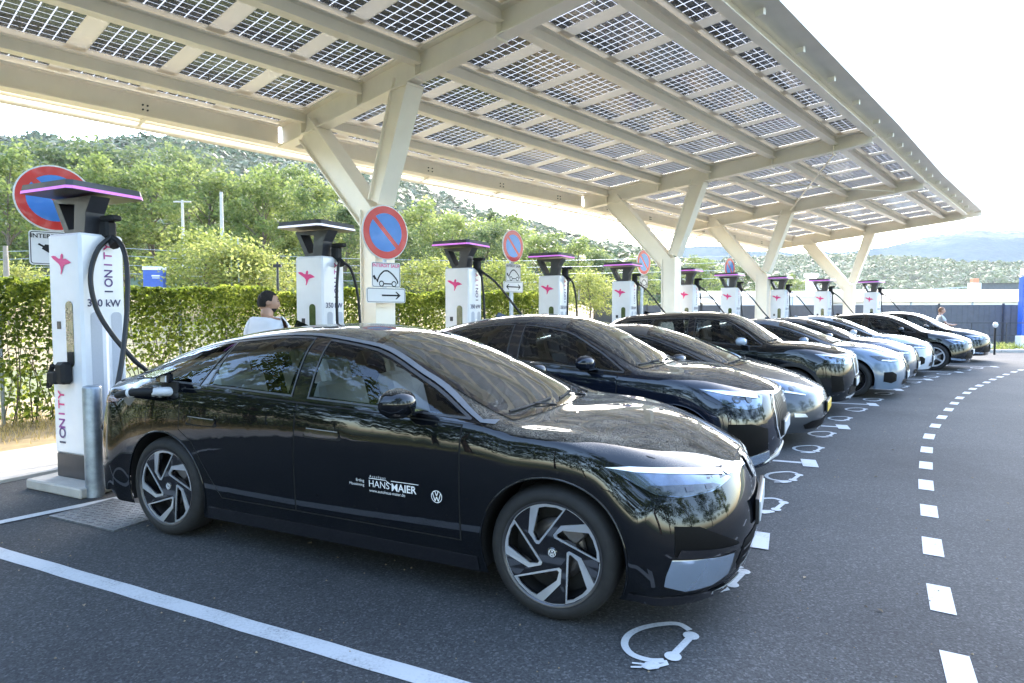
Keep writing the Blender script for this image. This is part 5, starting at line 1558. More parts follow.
while s < TL:
    p, d = hedge_at(s); P = Vector((p.x, p.y, 0))-base; wf.tube([P, P+Vector((0, 0, 1.8))], .025, 6); s += 2.5
for z in [.1+.2*i for i in range(9)]:
    wf.tube([Vector((p.x, p.y, z))-base for p in hp], .003, 4, cap=False)
s = 3.
while s < 14:
    p, d = hedge_at(s); P = Vector((p.x, p.y, 0))-base; wf.tube([P, P+Vector((0, 0, 1.75))], .0022, 3, cap=False); s += .12
wf.build('wire_fence', M['galv'], hed)
# grass and weeds
gr = MB(); rg = random.Random(9)
for i in range(16000):
    s = rg.uniform(0, TL); p, d = hedge_at(s); q = Vector((d.y, -d.x)); off = rg.gauss(.35, .55); off = max(-1.2, min(1.9, off))
    x, y = p.x+q.x*off, p.y+q.y*off; hh = rg.uniform(.03, .16)*(1.5 if abs(off-.1) < .4 else .8); a = rg.uniform(0, 6.28); w_ = .006
    lean = Vector((rg.gauss(0, .35), rg.gauss(0, .35), 1))*hh
    n0 = len(gr.v); b = Vector((x, y, .015)); t = Vector((cos(a), sin(a), 0))*w_
    gr.v += [tuple(b-t), tuple(b+t), tuple(b+lean)]; gr.f.append((n0, n0+1, n0+2)); gr.sm.append(False)
M['drygrass'] = leaf_mat('dry_grass', ((.12, .14, .03), (.36, .29, .12), (.55, .44, .22)), .3, nscale=2)
o = gr.build('grass', M['drygrass']); tag(o, 'dry grass along the foot of the hedge', 'grass', kind='stuff')
wd = MB()
for i in range(380):
    c = rg.choice([(18.6, 23.3), (19.3, 24.6), (20.3, 25.3), (19.9, 24.0)]) if False else rg.choice([(20.3, 25.6), (20.8, 25.9), (21.2, 26.1)])
    x, y = c[0]+rg.gauss(0, .28), c[1]+rg.gauss(0, .2); hh = rg.uniform(.08, .34); lean = Vector((rg.gauss(0, .5), rg.gauss(0, .5), 1))*hh; a = rg.uniform(0, 6.28); t = Vector((cos(a), sin(a), 0))*.02
    n0 = len(wd.v); b = Vector((x, y, .05)); wd.v += [tuple(b-t), tuple(b+t), tuple(b+lean)]; wd.f.append((n0, n0+1, n0+2)); wd.sm.append(False)
o = wd.build('weeds', leaf_mat('weed_leaves', ((.10, .14, .03), (.22, .26, .08), (.42, .38, .18)), .4, nscale=2)); tag(o, 'tuft of weeds at the foot of the grey fence', 'weeds', kind='stuff')

# ------------------------------------------------------------------ poles, wires, far buildings
def pole(label, px, y0, y1, Y, r, m, cat='utility pole', nm='utility_pole', arm=0.):
    a = atd(px, y1, Y); b = atd(px, y0, Y)
    mb = MB(); mb.tube([(0, 0, 0), (0, 0, b.z-a.z)], r, 8, r2=r*.7)
    if arm: mb.bar((-arm, 0, b.z-a.z-.1), (arm, 0, b.z-a.z-.1), .08, .08)
    o = mb.build(nm, m, None, a); tag(o, label, cat); return b
M['conc2'] = mat('pole_concrete', (.42, .40, .36), .9, var=.15)
p1 = pole('tall pale concrete pole in front of the wood', 223, 192, 272, 30, .11, M['conc2'])
p2 = pole('shorter concrete pole left of the tall one', 184, 200, 268, 36, .10, M['conc2'], arm=.5)
p3 = pole('short wooden post at left behind the hedge', 7, 246, 288, 20, .09, M['wood'], 'post', 'wooden_post')
p4 = pole('slim pale lamp post, left of the pair by the bush', 232, 238, 290, 24, .035, M['galv'], 'lamp post', 'lamp_post')
p5 = pole('slim pale lamp post, right of the pair by the bush', 239, 238, 290, 24, .035, M['galv'], 'lamp post', 'lamp_post')
p6 = pole('small dark bollard lamp above the man', 278, 262, 294, 16, .04, M['dark'], 'lamp post', 'lamp_post', arm=.1)
p7 = pole('thin leaning pole right of the double-arrow sign', 579, 280, 300, 30, .05, M['conc2'])
for i, (za, zb_, sg) in enumerate(((.0, .0, .5), (-.5, -.4, .5), (-1.1, -.9, .4), (-1.6, -1.4, .4))):
    a = Vector((-60, 34, p1.z-1.8+za)); e = Vector((14, 40, p1.z-2.2+zb_)); pts = []
    for j in range(17):
        t = j/16; p = a.lerp(e, t); p.z -= sg*sin(pi*((t*2) % 1)); pts.append(p)
    mb = MB(); mb.tube(pts, .012, 4, cap=False); o = mb.build('overhead_wire', M['galv'])
    tag(o, ['topmost overhead wire crossing in front of the wood', 'second overhead wire from the top', 'third overhead wire from the top', 'lowest overhead wire in front of the wood'][i], 'wire', 'overhead wires')
# blue sign box on the bank
a = atd(155, 289, 23); b = MB(); b.box((0, 0, .42), (.80, .30, .74), bev=.01); o = b.build('case', M['blue'].copy() if False else mat('box_blue', (.06, .12, .42), .5, var=.1), None)
root = thing('sign_box', 'small blue box with a white top standing on the dry bank', 'sign', a, radians(5)); o.parent = root
b = MB(); b.bar((-.3, 0, -1.6), (-.3, 0, .06), .06, .06, (0, 1, 0)); b.bar((.3, 0, -1.6), (.3, 0, .06), .06, .06, (0, 1, 0)); b.build('legs', M['galv'], root); root.scale = (.88, .88, .88)
b = MB(); b.box((0, 0, .86), (.84, .34, .14), bev=.01); b.build('top', M['signw'], root)
b = MB(); b.box((.12, -.155, .55), (.34, .01, .06)); b.box((.12, -.155, .46), (.30, .01, .03)); b.build('lettering', M['signw'], root)

# grey panel fence
fa, fb = Vector((4.2, 31.5)), Vector((25.0, 27.6)); L_ = (fb-fa).length; d = (fb-fa).normalized(); az = atan2(d.y, d.x)
gf = thing('panel_fence', 'dark grey solid panel fence behind the far cars', 'fence', (fa.x, fa.y, 0), az)
N = 8; w = L_/N
for i in range(N):
    b = MB(); b.box((w*(i+.5), 0, 1.0), (w-.09, .04, 1.82))
    for q in range(12): b.box((w*i+.09+(w-.18)*q/11., -.024, 1.0), (.02, .012, 1.80))
    b.build('fence_panel', M['greyfence'], gf)
for i in range(N+1):
    b = MB(); b.box((w*i, 0, .98), (.08, .08, 2.0), bev=.005); b.build('post', M['dark'], gf)
# long low white building with cream roof
def lowhall(label, px0, px1, Y, ytop, depth, roofm, z0=0., rise=.25):
    a = atd(px0, ytop, Y); b = atd(px1, ytop, Y); zt = a.z; w = b.x-a.x
    root = thing('low_building', label, 'building', (a.x, Y, z0))
    mb = MB(); mb.box((w/2, depth/2, (zt-z0)/2), (w, depth, zt-z0)); 
    mb.build('wall', M['whitewall'], root)
    mb = MB(); n = 12
    P = [(-.25, zt-z0-.05)]+[(depth*i/n, zt-z0+rise*sin(pi*i/n)) for i in range(n+1)]+[(depth+.25, zt-z0-.05)]
    vs = [(-.2, y, z) for y, z in P]+[(w+.2, y, z) for y, z in P]; k = len(P)
    mb.add(vs, [(i, k+i, k+i+1, i+1) for i in range(k-1)], True); mb.add(vs[:k], [tuple(range(k))]); mb.add(vs[k:], [tuple(reversed(range(k)))])
    mb.build('roof', roofm, root)
    mb = MB(); 
    for i in range(int(w/4)): mb.box((2+4*i, -.02, (zt-z0)*.5), (.08, .05, zt-z0-.1))
    mb.build('wall_ribs', M['galv'], root)
    mb = MB(); mb.box((w*.7, -.03, 1.0), (1.0, .05, 2.0)); mb.build('door', M['greyfence'], root)
    return root
lowhall('long white hall with rounded roof behind the chargers, left of the last column', 712, 850, 46, 295.5, 12, M['whitewall'], rise=.5)
lowhall('short white hall partly hidden by the sixth charger', 690, 716, 42, 302, 8, M['whitewall'], rise=.3)
lowhall('long low building with a cream roof behind the grey fence', 880, 1100, 40, 301, 16, M['creamroof'], rise=1.0)
# grey slatted wall and pillar beyond
a = atd(976, 296, 60); b2 = atd(1060, 296, 60); root = thing('slatted_wall', 'grey slatted screen wall beyond the cream roof', 'wall', (a.x, 60, 0)); w = b2.x-a.x; h = atd(976, 283, 60).z
mb = MB(); mb.box((w/2, .1, h/2), (w, .1, h)); mb.build('panel', M['greyfence'], root)
mb = MB(); mb.box((w/2, 0, h-.04), (w, .14, .08)); mb.box((w/2, 0, h-.9), (w, .12, .05)); mb.build('rail', M['dark'], root)
a = atd(974, 296, 58); root = thing('gate_pillar', 'white pillar with an orange top beyond the cream roof', 'pillar', (a.x, 58, 0)); h = atd(974, 283, 58).z
mb = MB(); mb.box((0, 0, h/2), (.9, .6, h), bev=.03); mb.build('shaft', M['whitewall'], root)
mb = MB(); mb.box((0, 0, h+.2), (.55, .5, .45), bev=.05); mb.build('cap', mat('terracotta', (.55, .22, .12), .8), root)
# pale rail of the bridge on the skyline
a = atd(872, 293, 70); b2 = atd(970, 287, 70); mb = MB()
mb.bar(a, b2, .1, .10); mb.bar(a-Vector((0, 0, .5)), b2-Vector((0, 0, .5)), .1, .08)
for i in range(9): p = a.lerp(b2, i/8); mb.bar(p-Vector((0, 0, p.z)), p, .08, .08, (0, 1, 0))
o = mb.build('railing', M['galv']); tag(o, 'long pale railing rising to the white pillar with an orange top', 'railing')
# white vent stack
a = atd(811, 290, 62); mb = MB(); h = atd(811, 274, 62).z; mb.lathe([(.5, 0), (.5, h-.4), (.7, h-.3), (.7, h), (0, h+.1)], 14, smooth=False); o = mb.build('vent_stack', M['whitewall'], None, (a.x, 62, 0)); tag(o, 'white vent stack above the white hall', 'vent')
# blue totem
root = thing('totem', 'blue totem with white cap and foot cut off by the right edge', 'totem', (22.75, 27.0, 0), radians(-8))
mb = MB(); mb.box((0, 0, .28), (.95, .42, .56), bev=.03); mb.build('foot', M['signw'], root)
mb = MB(); mb.box((0, 0, 1.85), (.85, .34, 2.6), bev=.02); mb.build('panel', mat('totem_blue', (.03, .10, .42), .35, coat=.4), root)
mb = MB(); mb.box((0, 0, 3.32), (.85, .34, .34), bev=.06); mb.build('cap', M['signw'], root)
mb = MB(); mb.box((-.2, -.175, 1.3), (.12, .01, 1.0)); mb.build('print', M['signw'], root)
# slim black post with a white head
root = thing('post', 'slim black post with a white ball on top beside the weeds', 'post', (18.0, 22.9, 0))
mb = MB(); mb.tube([(0, 0, 0), (0, 0, 1.0)], .035, 8); mb.build('shaft', M['black'], root)
mb = MB(); mb.lathe([(0, 1.22), (.06, 1.2), (.09, 1.12), (.06, 1.03), (0, 1.0)], 14); mb.build('head', M['signw'], root)
mb = MB(); mb.bar((.3, 3.6, 1.12), (4.5, 3.2, 1.12), .03, .03); mb.bar((.3, 3.6, .6), (4.5, 3.2, .6), .03, .03); 
for i in range(4): mb.bar((.3+1.4*i, 3.6-.13*i, 0), (.3+1.4*i, 3.6-.13*i, 1.12), .03, .03, (0, 1, 0))
o = mb.build('rail', M['dark'], None, (18.0, 22.9, 0)); tag(o, 'low dark rail between the weeds and the blue totem', 'railing')

# thin summer haze lying over the land beyond the car park
m_, nt_, out_n = new_mat('summer_haze'); vs_ = nd(nt_, 'ShaderNodeVolumeScatter'); vs_.inputs['Color'].default_value = (.90, .95, 1., 1); vs_.inputs['Density'].default_value = .00028; vs_.inputs['Anisotropy'].default_value = .45
nt_.links.new(vs_.outputs[0], out_n.inputs['Volume'])
mb = MB(); mb.box((60, 150, 20), (620, 240, 46)); o = mb.build('haze', m_); o['kind'] = 'stuff'; o['label'] = 'thin summer haze over the wooded land'; o['category'] = 'haze'

# ------------------------------------------------------------------ people
def person(label, loc, rz, top, legs, hairm, skinm, J, short=True, k=1.):
    """J: joint places; local +x is the way the person faces"""
    root = thing('person', label, 'person', loc, rz)
    def skin(name, verts, edges, rad, m, parent, root_i=0, lv=2):
        me = bpy.data.meshes.new(name); me.from_pydata(verts, edges, []); o = bpy.data.objects.new(name, me); link(o, parent)
        md = o.modifiers.new('skin', 'SKIN'); md.use_smooth_shade = True
        sv = me.skin_vertices[0].data
        for i, r in enumerate(rad): sv[i].radius = r if isinstance(r, tuple) else (r, r); sv[i].use_root = (i == root_i)
        sb = o.modifiers.new('sub', 'SUBSURF'); sb.levels = sb.render_levels = lv
        me.materials.append(m); return o
    V = []; E = []; R = []
    def a(p, r, par=None):
        V.append(p); R.append(r)
        if par is not None: E.append((par, len(V)-1))
        return len(V)-1
    pel = a(J['pelvis'], (.15, .11)); ch = a(J['chest'], (.16, .12), pel); nb = a(J['neckbase'], (.075, .07), ch); nk = a(J['neck'], (.062, .064), nb)
    hd = a(J['head'], (.07, .08), nk)
    hands = []
    for s in ('l', 'r'):
        sh = a(J['sh'+s], .062, ch); el = a(J['el'+s], .043, sh); wr = a(J['wr'+s], .028, el); hands.append(a(J['ha'+s], (.036, .02), wr))
        w = Vector(J['wr'+s]); h_ = Vector(J['ha'+s]); d = (h_-w).normalized(); sd = d.cross(Vector((0, .3, 1))).normalized()
        for f, (o_, ln) in enumerate(((-.03, .075), (-.01, .085), (.012, .08), (.032, .06))):
            q = h_+sd*o_+d*.02; i1 = a(tuple(q), .009, hands[-1]); a(tuple(q+d*ln*.6+Vector((0, 0, -.01))), .008, i1)
        i1 = a(tuple(w+(h_-w)*.5+sd*-.045), .010, hands[-1]); a(tuple(w+(h_-w)*1.2+sd*-.06), .009, i1)
    for s in ('l', 'r'):
        hp_ = a(J['hp'+s], .085, pel); kn = a(J['kn'+s], .058, hp_); an = a(J['an'+s], .04, kn); a(J['to'+s], (.04, .03), an)
    skin('body', V, E, R, skinm, root)
    # head: skull with jaw, nose, ears
    hx, hy, hz = J['head']; ca = J.get('turn', 0.)
    Rh = Matrix.Rotation(ca, 3, 'Z')
    mb = MB(); n = 20; mrows = 14; vs = []
    for i in range(mrows+1):
        ph = pi*i/mrows
        for j in range(n):
            th = 2*pi*j/n; x, y, z = sin(ph)*cos(th), sin(ph)*sin(th), cos(ph)
            w = 1-.22*max(0, -z)**1.2
            X = x*.106*(w if x < 0 else 1-.10*max(0, -z)); Y = y*.081*w; Z = z*.125
            if x > .86 and -.45 < z < .12: X += .020*(1-abs(z+.17)/.3 if abs(z+.17) < .3 else 0)*(1 if abs(y) < .35 else 0)
            if x > .8 and .08 < z < .26 and .18 < abs(y) < .6: X -= .008
            p = Rh @ Vector((X, Y, Z)); vs.append((hx+p.x, hy+p.y, hz+.045+p.z))
    mb.add(vs, [(i*n+j, (i+1)*n+j, (i+1)*n+(j+1) % n, i*n+(j+1) % n) for i in range(mrows) for j in range(n)], True)
    for s in (-1, 1):
        p = Rh @ Vector((-.005, s*.083, .0)); mb.lathe([(0, -.008), (.022, -.006), (.026, .004), (.014, .008), (0, .004)], 10, (hx+p.x, hy+p.y, hz+.04), Rh @ Matrix.Rotation(radians(90), 3, 'X'))
    hd_ = mb.build('head', skinm, root)
    mb = MB()
    for s in (-1, 1):
        p = Rh @ Vector((.094, s*.030, .062)); mb.box((hx+p.x, hy+p.y, hz+p.z), (.012, .026, .010), M=Rh, bev=.003)
        p = Rh @ Vector((.097, s*.030, .082)); mb.box((hx+p.x, hy+p.y, hz+p.z), (.012, .036, .007), M=Rh)
    mb.build('eyes_and_brows', M['black'], hd_)
    # hair cap, beard
    mb = MB(); vs = []
    for i in range(8):
        ph = pi*.62*i/7
        for j in range(n):
            th = 2*pi*j/n; x, y, z = sin(ph)*cos(th), sin(ph)*sin(th), cos(ph)
            lim = .58 if x > .35 else (.10 if x > -.25 else -.42)
            zz = max(z, lim); q = sqrt(max(0, 1-zz*zz))/max(.001, sqrt(1-z*z)) if z < lim else 1
            p = Rh @ Vector((x*q*.111-.004, y*q*.086, zz*.131)); vs.append((hx+p.x, hy+p.y, hz+.048+p.z))
    mb.add(vs, [(i*n+j, (i+1)*n+j, (i+1)*n+(j+1) % n, i*n+(j+1) % n) for i in range(7) for j in range(n)], True)
    mb.build('hair', hairm, root)
    if J.get('beard'):
        mb = MB(); vs = []
        for i in range(6):
            for j in range(11):
                th = -1.25+2.5*j/10; ph = pi*(.66+.27*i/5); x, y, z = sin(ph)*cos(th), sin(ph)*sin(th), cos(ph)
                w = 1-.20*max(0, -z)**1.2; p = Rh @ Vector((x*.109*w+.002, y*.084*w, z*.128)); vs.append((hx+p.x, hy+p.y, hz+.045+p.z))
        mb.add(vs, [(i*11+j, (i+1)*11+j, (i+1)*11+j+1, i*11+j+1) for i in range(5) for j in range(10)], True); mb.build('beard', hairm, root)
    # shirt and trousers as slightly larger skins
    V = []; E = []; R = []
    pel = a(tuple(Vector(J['pelvis'])+Vector((0, 0, -.05))), (.19, .15)); mid = a(tuple(Vector(J['pelvis']).lerp(Vector(J['chest']), .45)), (.185, .14), pel)
    ch = a(J['chest'], (.205, .145), mid); nb = a(tuple(Vector(J['neckbase'])+Vector((0, 0, -.02))), (.085, .08), ch)
    for s in ('l', 'r'):
        sh = a(J['sh'+s], .088, ch); a(tuple(Vector(J['sh'+s]).lerp(Vector(J['el'+s]), .72)), .078, sh)
    skin('t_shirt', V, E, R, top, root)
    V = []; E = []; R = []
    pel = a(J['pelvis'], (.165, .13))
    for s in ('l', 'r'):
        hp_ = a(J['hp'+s], .10, pel); kn = a(J['kn'+s], .075, hp_); a(tuple(Vector(J['an'+s])+Vector((0, 0, .04))), .062, kn)
    skin('trousers', V, E, R, legs, root)
    for s in ('l', 'r'):
        an = Vector(J['an'+s]); mb = MB(); mb.box((an.x+.05, an.y, .045), (.27, .10, .09), bev=.03); mb.build('shoe', M['dark'], root)
    return root
Jm = dict(pelvis=(0, 0, .95), chest=(-.02, 0, 1.32), neckbase=(-.01, 0, 1.49), neck=(.01, 0, 1.545), head=(.03, 0, 1.595), turn=radians(-50), beard=True,
    shl=(0, .17, 1.42), ell=(.06, .30, 1.16), wrl=(.26, .22, 1.08), hal=(.34, .17, 1.10), shr=(0, -.17, 1.42), elr=(.10, -.27, 1.17), wrr=(.32, -.20, 1.20), har=(.40, -.17, 1.23),
    hpl=(0, .10, .88), knl=(.03, .11, .49), anl=(0, .11, .09), tol=(.14, .12, .04), hpr=(0, -.10, .88), knr=(.03, -.11, .49), anr=(0, -.11, .09), tor=(.14, -.12, .04))
man = person('bearded man in a white t-shirt standing between the nearest black car and the second charger', (-2.74, 6.88, .0), radians(74), M['tee'], M['jeans'], M['hair'], M['skin'], Jm)
man.scale = (1.05, 1.05, 1.05)
M['skin2'] = mat('pale_skin', (.52, .30, .22), .5, var=.1); M['greytee'] = mat('pale_grey_cotton', (.50, .52, .55), .85, var=.05)
Jf = dict(Jm); Jf.update(beard=False, turn=radians(0), elr=(.12, -.24, 1.18), wrr=(.34, -.14, 1.13), har=(.42, -.10, 1.15), ell=(.12, .24, 1.18), wrl=(.36, .10, 1.12), hal=(.43, .06, 1.14))
person('man in a pale grey t-shirt walking beyond the last black car by the grey fence', (15.25, 21.9, .0), radians(-22), M['greytee'], M['jeans'], M['hairf'], M['skin2'], Jf)

# ------------------------------------------------------------------ the parked cars
PAINT = dict(black=paint('black_paint', (.002, .003, .005), 1.2), black2=paint('black_blue_paint', (.006, .009, .018), .8), grey=paint('graphite_paint', (.035, .039, .046), .5, metal=.2, rough=.4),
    ice=paint('ice_grey_paint', (.13, .175, .24), .1, metal=.35, rough=.4), dgrey=paint('dark_blue_grey_paint', (.085, .10, .135), .4, metal=.4, rough=.4), white=paint('white_paint', (.40, .43, .48), .05), black3=paint('black_green_paint', (.005, .007, .009), .15))
def at_front(p, F, h):
    a = radians(h); return (F[0]-cos(a)*p['xf'], F[1]-sin(a)*p['xf'], 0.)
def UV(P, ang):
    a = radians(ang); return [(x*sin(a)+y*cos(a), z) for x, y, z in P]
def feat(S, root, name, P, ang, m, off=.004, step=.05, both=True, thick=0.):
    """panel given by body points on the right side, mirrored to the left"""
    return S.panel(name, [UV(P, ang)], m, root, ang, off, step=step, both=both, thick=thick)
def sym(S, root, name, P, m, off=.004, step=.06, thick=0., holes=None):
    """panel across the nose: half outline (y, z) from the centre line, mirrored"""
    full = [(y, z) for y, z in P]+[(-y, z) for y, z in reversed(P) if abs(y) > 1e-4]
    return S.panel(name, [full]+(holes or []), m, root, 0, off, step=step, thick=thick)
M['grille'] = mat('grille_black', (.003, .003, .0035), .45, var=.3, scale=60, spec=.12)
def bars(S, root, name, rows, m, off=.012, w=.012, parent=None):
    for (y, z0, z1) in rows:
        pass

# ---- the near black saloon
P7 = dict(W=1.862, xf=2.45, xr=-2.53, zh=.775, zcowl=1.03, xcowl=1.15, xwt=.12, zroof=1.536, xpk=-.45, xre=-1.25, zre=1.465, xlip=-2.38, zlip=1.115, hcurve=.70, sweep=.95,
  fbulge=[-.06, .0, .015, .0, -.075], dT=.052, trim=.030,
  zbelt0=1.02, zbelt1=1.10, yroof=.60, axles=(1.485, -1.485), r=.36, rr=.274, dlo=(1.08, -1.80), rlean=.0, bpillar=-.25, door_front=.95, door_rear=-1.30,
  windows=[(-.18, 1.0, -.05, 0), (-1.08, -.30, .12, -.05), (-1.72, -1.15, 0, .38)], rear_glass=(-1.35, -2.2), chrome=True, chrome_back=-.25, ztail=[(-1.65, 1.36), (-2.05, 1.225)], seats='light', zhandle=.875,
  mirror_x=.60, mirror_s=1.18, ym=.66, hoodline=[(1.2, -.80), (1.6, -.775), (1.95, -.72), (2.15, -.62), (2.27, -.42), (2.325, -.15), (2.33, 0)], spin=0)
HROOT = ((-2.4573+.2432)/2, (3.2467+4.4766)/2)
hh = radians(-24.49); HERO_LOC = (HROOT[0]-sin(hh)*.80, HROOT[1]+cos(hh)*.80, 0)
M['hero_glass'] = glass_mat('front_side_glass', (.72, .77, .78), 0, .0, 1.45)
hero, HS = car(P7, M, 'shiny black saloon nearest the camera, cable plugged in at its rear wing', HERO_LOC, hh, 'cars parked at the chargers', paintm=PAINT['black'], level=3, wheels='hero', hero=True, glass=M['hero_glass'])
HL1 = [(1.76, -.88, .845), (1.88, -.83, .845), (2.1, -.68, .825), (2.27, -.47, .79), (2.31, -.43, .75), (2.25, -.63, .718), (2.12, -.78, .712), (2.01, -.85, .728), (1.94, -.86, .76), (1.85, -.87, .805)]
lamps = feat(HS, hero, 'headlamp', HL1, 40, M['lamp'], .004, both=True)
for sg, lp in zip((1, -1), lamps):
    HS.panel('daylight_strip', [UV([(1.76, -.88, .845), (1.88, -.83, .846), (2.1, -.68, .827), (2.28, -.46, .792), (2.28, -.46, .770), (2.1, -.69, .803), (1.9, -.83, .822)], 40)], M['drl'], lp, 40, .007, step=.04, mirror=sg < 0)
    HS.panel('lens_dark', [UV([(1.97, -.835, .765), (2.10, -.745, .762), (2.24, -.60, .752), (2.27, -.55, .735), (2.24, -.64, .722), (2.12, -.78, .716), (2.02, -.845, .73), (1.96, -.85, .75)], 40)], M['lampdark'], lp, 40, .0065, step=.04, mirror=sg < 0)
    for cx, cy, cz in ((2.21, -.625, .742), (2.13, -.72, .742)):
        u0 = cx*sin(radians(40))+cy*cos(radians(40)); HS.panel('lens', [[(u0-.022, cz-.010), (u0+.024, cz-.008), (u0+.022, cz+.010), (u0-.020, cz+.010)]], M['alud'], lp, 40, .0085, step=0, mirror=sg < 0)
# light bar to the badge
for sg in (0,):
    HS.strip('light_bar', [(-.45, .772), (-.3, .768), (-.12, .760)], .016, M['drl'], hero, 0, .006); HS.strip('light_bar', [(.45, .772), (.3, .768), (.12, .760)], .016, M['drl'], hero, 0, .006)
mb = MB(); emblem(mb, .066, 0, .10); V = [(v[0], v[1]+.722) for v in mb.v]
HS.panel('badge_ground', [[(.07*cos(2*pi*k/28), .722+.07*sin(2*pi*k/28)) for k in range(28)]], M['gloss'], hero, 0, .008, step=0)
HS.panel('badge', None, M['chrome'], hero, 0, .011, V2=V, F2=mb.f)
feat(HS, hero, 'corner_intake', [(2.10, -.85, .585), (2.22, -.78, .575), (2.385, -.55, .45), (2.385, -.55, .415), (2.36, -.59, .40), (2.11, -.87, .445)], 40, M['grille'], .003)
feat(HS, hero, 'intake_blade', [(2.12, -.84, .475), (2.24, -.75, .462), (2.385, -.56, .44), (2.385, -.56, .415), (2.24, -.76, .425), (2.12, -.87, .435)], 40, M['gloss'], .010)
M['sky_tint_silver'] = mat('sky_tinted_gloss', (.36, .44, .57), .08, metal=.7, coat=1., var=.05)  # blue-grey sky reflection put into the base colour
feat(HS, hero, 'bumper_panel', smooth_outline([(2.10, -.88, .425), (2.24, -.77, .418), (2.37, -.60, .400), (2.345, -.62, .30), (2.22, -.77, .265), (2.05, -.89, .30), (2.07, -.89, .35)], 1) if False else [(2.10, -.88, .425), (2.24, -.77, .418), (2.37, -.60, .400), (2.345, -.62, .30), (2.27, -.72, .272), (2.15, -.83, .268), (2.06, -.89, .30), (2.07, -.89, .35)], 40, M['sky_tint_silver'], .008, thick=.006)
sym(HS, hero, 'lower_grille', [(0, .455), (.46, .435), (.53, .33), (.46, .265), (0, .26)], M['grille'], .003)
for z in (.30, .345, .39): HS.strip('grille_bar', [(-.48+.96*i/12, z) for i in range(13)], .010, M['chrome'] if z < .34 else M['gloss'], hero, 0, .010)
HS.strip('lower_lip', [(-.70+1.4*i/16, .228) for i in range(17)], .014, M['chrome'], hero, 0, .012)
feat(HS, hero, 'splitter', [(1.93, -.93, .235), (2.1, -.90, .245), (2.25, -.78, .24), (2.36, -.60, .225), (2.36, -.60, .205), (2.1, -.9, .205), (1.93, -.93, .205)], 40, M['gloss'], .012, thick=.01)
plate(HS, hero, M, M['platew'], None, z=.53)
P, n_ = HS.hit(0, .53, 0)
mb = MB(); V, F = text2d('ED  HM 777', .085, True)
# side lettering
def side_text(s, x, z, size, bold=False, align='LEFT', m=None, slant=0.):
    V, F = text2d(s, size, bold, align)
    return HS.panel('lettering', None, m or M['white'], hero, 90, .0065, V2=[(x+v[0]+v[1]*slant, z+v[1]) for v in V], F2=F)
side_text('A u t o h a u s', .345, .652, .020)
side_text('HANS', .336, .607, .058)
side_text('MAIER', .500, .603, .062, True)
HS.strip('lettering_rule', [(.34, .640), (.46, .640), (.50, .618)], .004, M['white'], hero, 90, .0065); HS.strip('lettering_rule', [(.50, .640), (.69, .640)], .004, M['white'], hero, 90, .0065)
side_text('www.autohaus-maier.de', .342, .566, .026)
side_text('Erding', .305, .620, .024, align='RIGHT'); side_text('Moosinning', .305, .594, .024, align='RIGHT')
mb = MB(); emblem(mb, .036, 0, .12)
HS.panel('door_emblem', None, M['white'], hero, 90, .0065, V2=[(.81+v[0], .588+v[1]) for v in mb.v], F2=mb.f)
# rear lamp wrapping round, bumper reflector
feat(HS, hero, 'rear_lamp', [(-2.05, -.88, .98), (-2.30, -.75, .97), (-2.40, -.6, .95), (-2.40, -.6, .90), (-2.28, -.78, .90), (-2.10, -.88, .94)], 140, mat('tail_lamp', (.10, .004, .006), .1, coat=1.), .004)
# charge port, open flap and plug
bx = MB(); bx.box((-1.43, -.885, 1.06), (.17, .02, .14), bev=.006)
port = bx.build('charge_port', M['black'], hero)
bx = MB(); bx.box((-1.47, -.955, 1.185), (.20, .17, .012), M=Matrix.Rotation(.25, 3, 'X') @ Matrix.Rotation(-.08, 3, 'Y'), bev=.004); bx.box((-1.47, -.90, 1.155), (.13, .05, .07), bev=.008)
bx.build('flap', M['gloss'], port)
bx = MB(); bx.box((-1.44, -.93, 1.15), (.05, .012, .045)); bx.build('flap_label', M['white'], port)
pg = MB(); pg.tube(cat_pts([(-1.42, -.88, 1.055), (-1.44, -.93, 1.06), (-1.49, -.98, 1.06)], 5), .034, 14, r2=.030)
M['plugw'] = mat('plug_pale', (.60, .62, .66), .4)
plug = thing('charging_plug', 'black charging plug with pale nose pushed into the near black saloon', 'charging plug', (0, 0, 0))
HM = Matrix.Translation(HERO_LOC) @ Matrix.Rotation(hh, 4, 'Z')
plug.matrix_world = HM
pg.build('nose', M['plugw'], plug)
pg = MB(); pg.tube(cat_pts([(-1.485, -.975, 1.062), (-1.56, -1.045, 1.062), (-1.66, -1.06, 1.05), (-1.75, -1.06, 1.03)], 5), .031, 12, r2=.024); pg.build('handle', M['black'], plug)
pg = MB(); pg.tube([(-1.60, -1.052, 1.058), (-1.625, -1.055, 1.055)], .033, 14); pg.build('ring', M['plugw'], plug)
e = HM @ Vector((-1.75, -1.06, 1.03))
cb = MB(); cb.tube(cat_pts([atd(113, 237, 5.68), atd(122, 246, 5.62), atd(127, 268, 5.55), atd(127, 310, 5.45), atd(122, 360, 5.3), atd(114, 400, 5.15), atd(106, 422, 5.05), atd(104, 427, 4.98), atd(110, 414, 4.93), atd(121, 400, 4.9), atd(134, 393, 4.85), e], 8), .021, 10)
o = cb.build('charging_cable', M['cable']); tag(o, 'thick black cable looping from the nearest charger into the plug on the black saloon', 'cable')
cb = MB(); cb.tube(cat_pts([atd(111, 237, 5.68), atd(99, 248, 5.6), atd(92, 266, 5.55), atd(91, 286, 5.5), atd(98, 312, 5.5), atd(114, 337, 5.52), atd(134, 360, 5.58), atd(150, 378, 5.7), atd(150, 420, 5.9), atd(140, 455, 6.0)], 8), .021, 10)
o = cb.build('charging_cable', M['cable']); tag(o, 'black cable crossing the power figure and dropping behind the boot of the black saloon', 'cable')

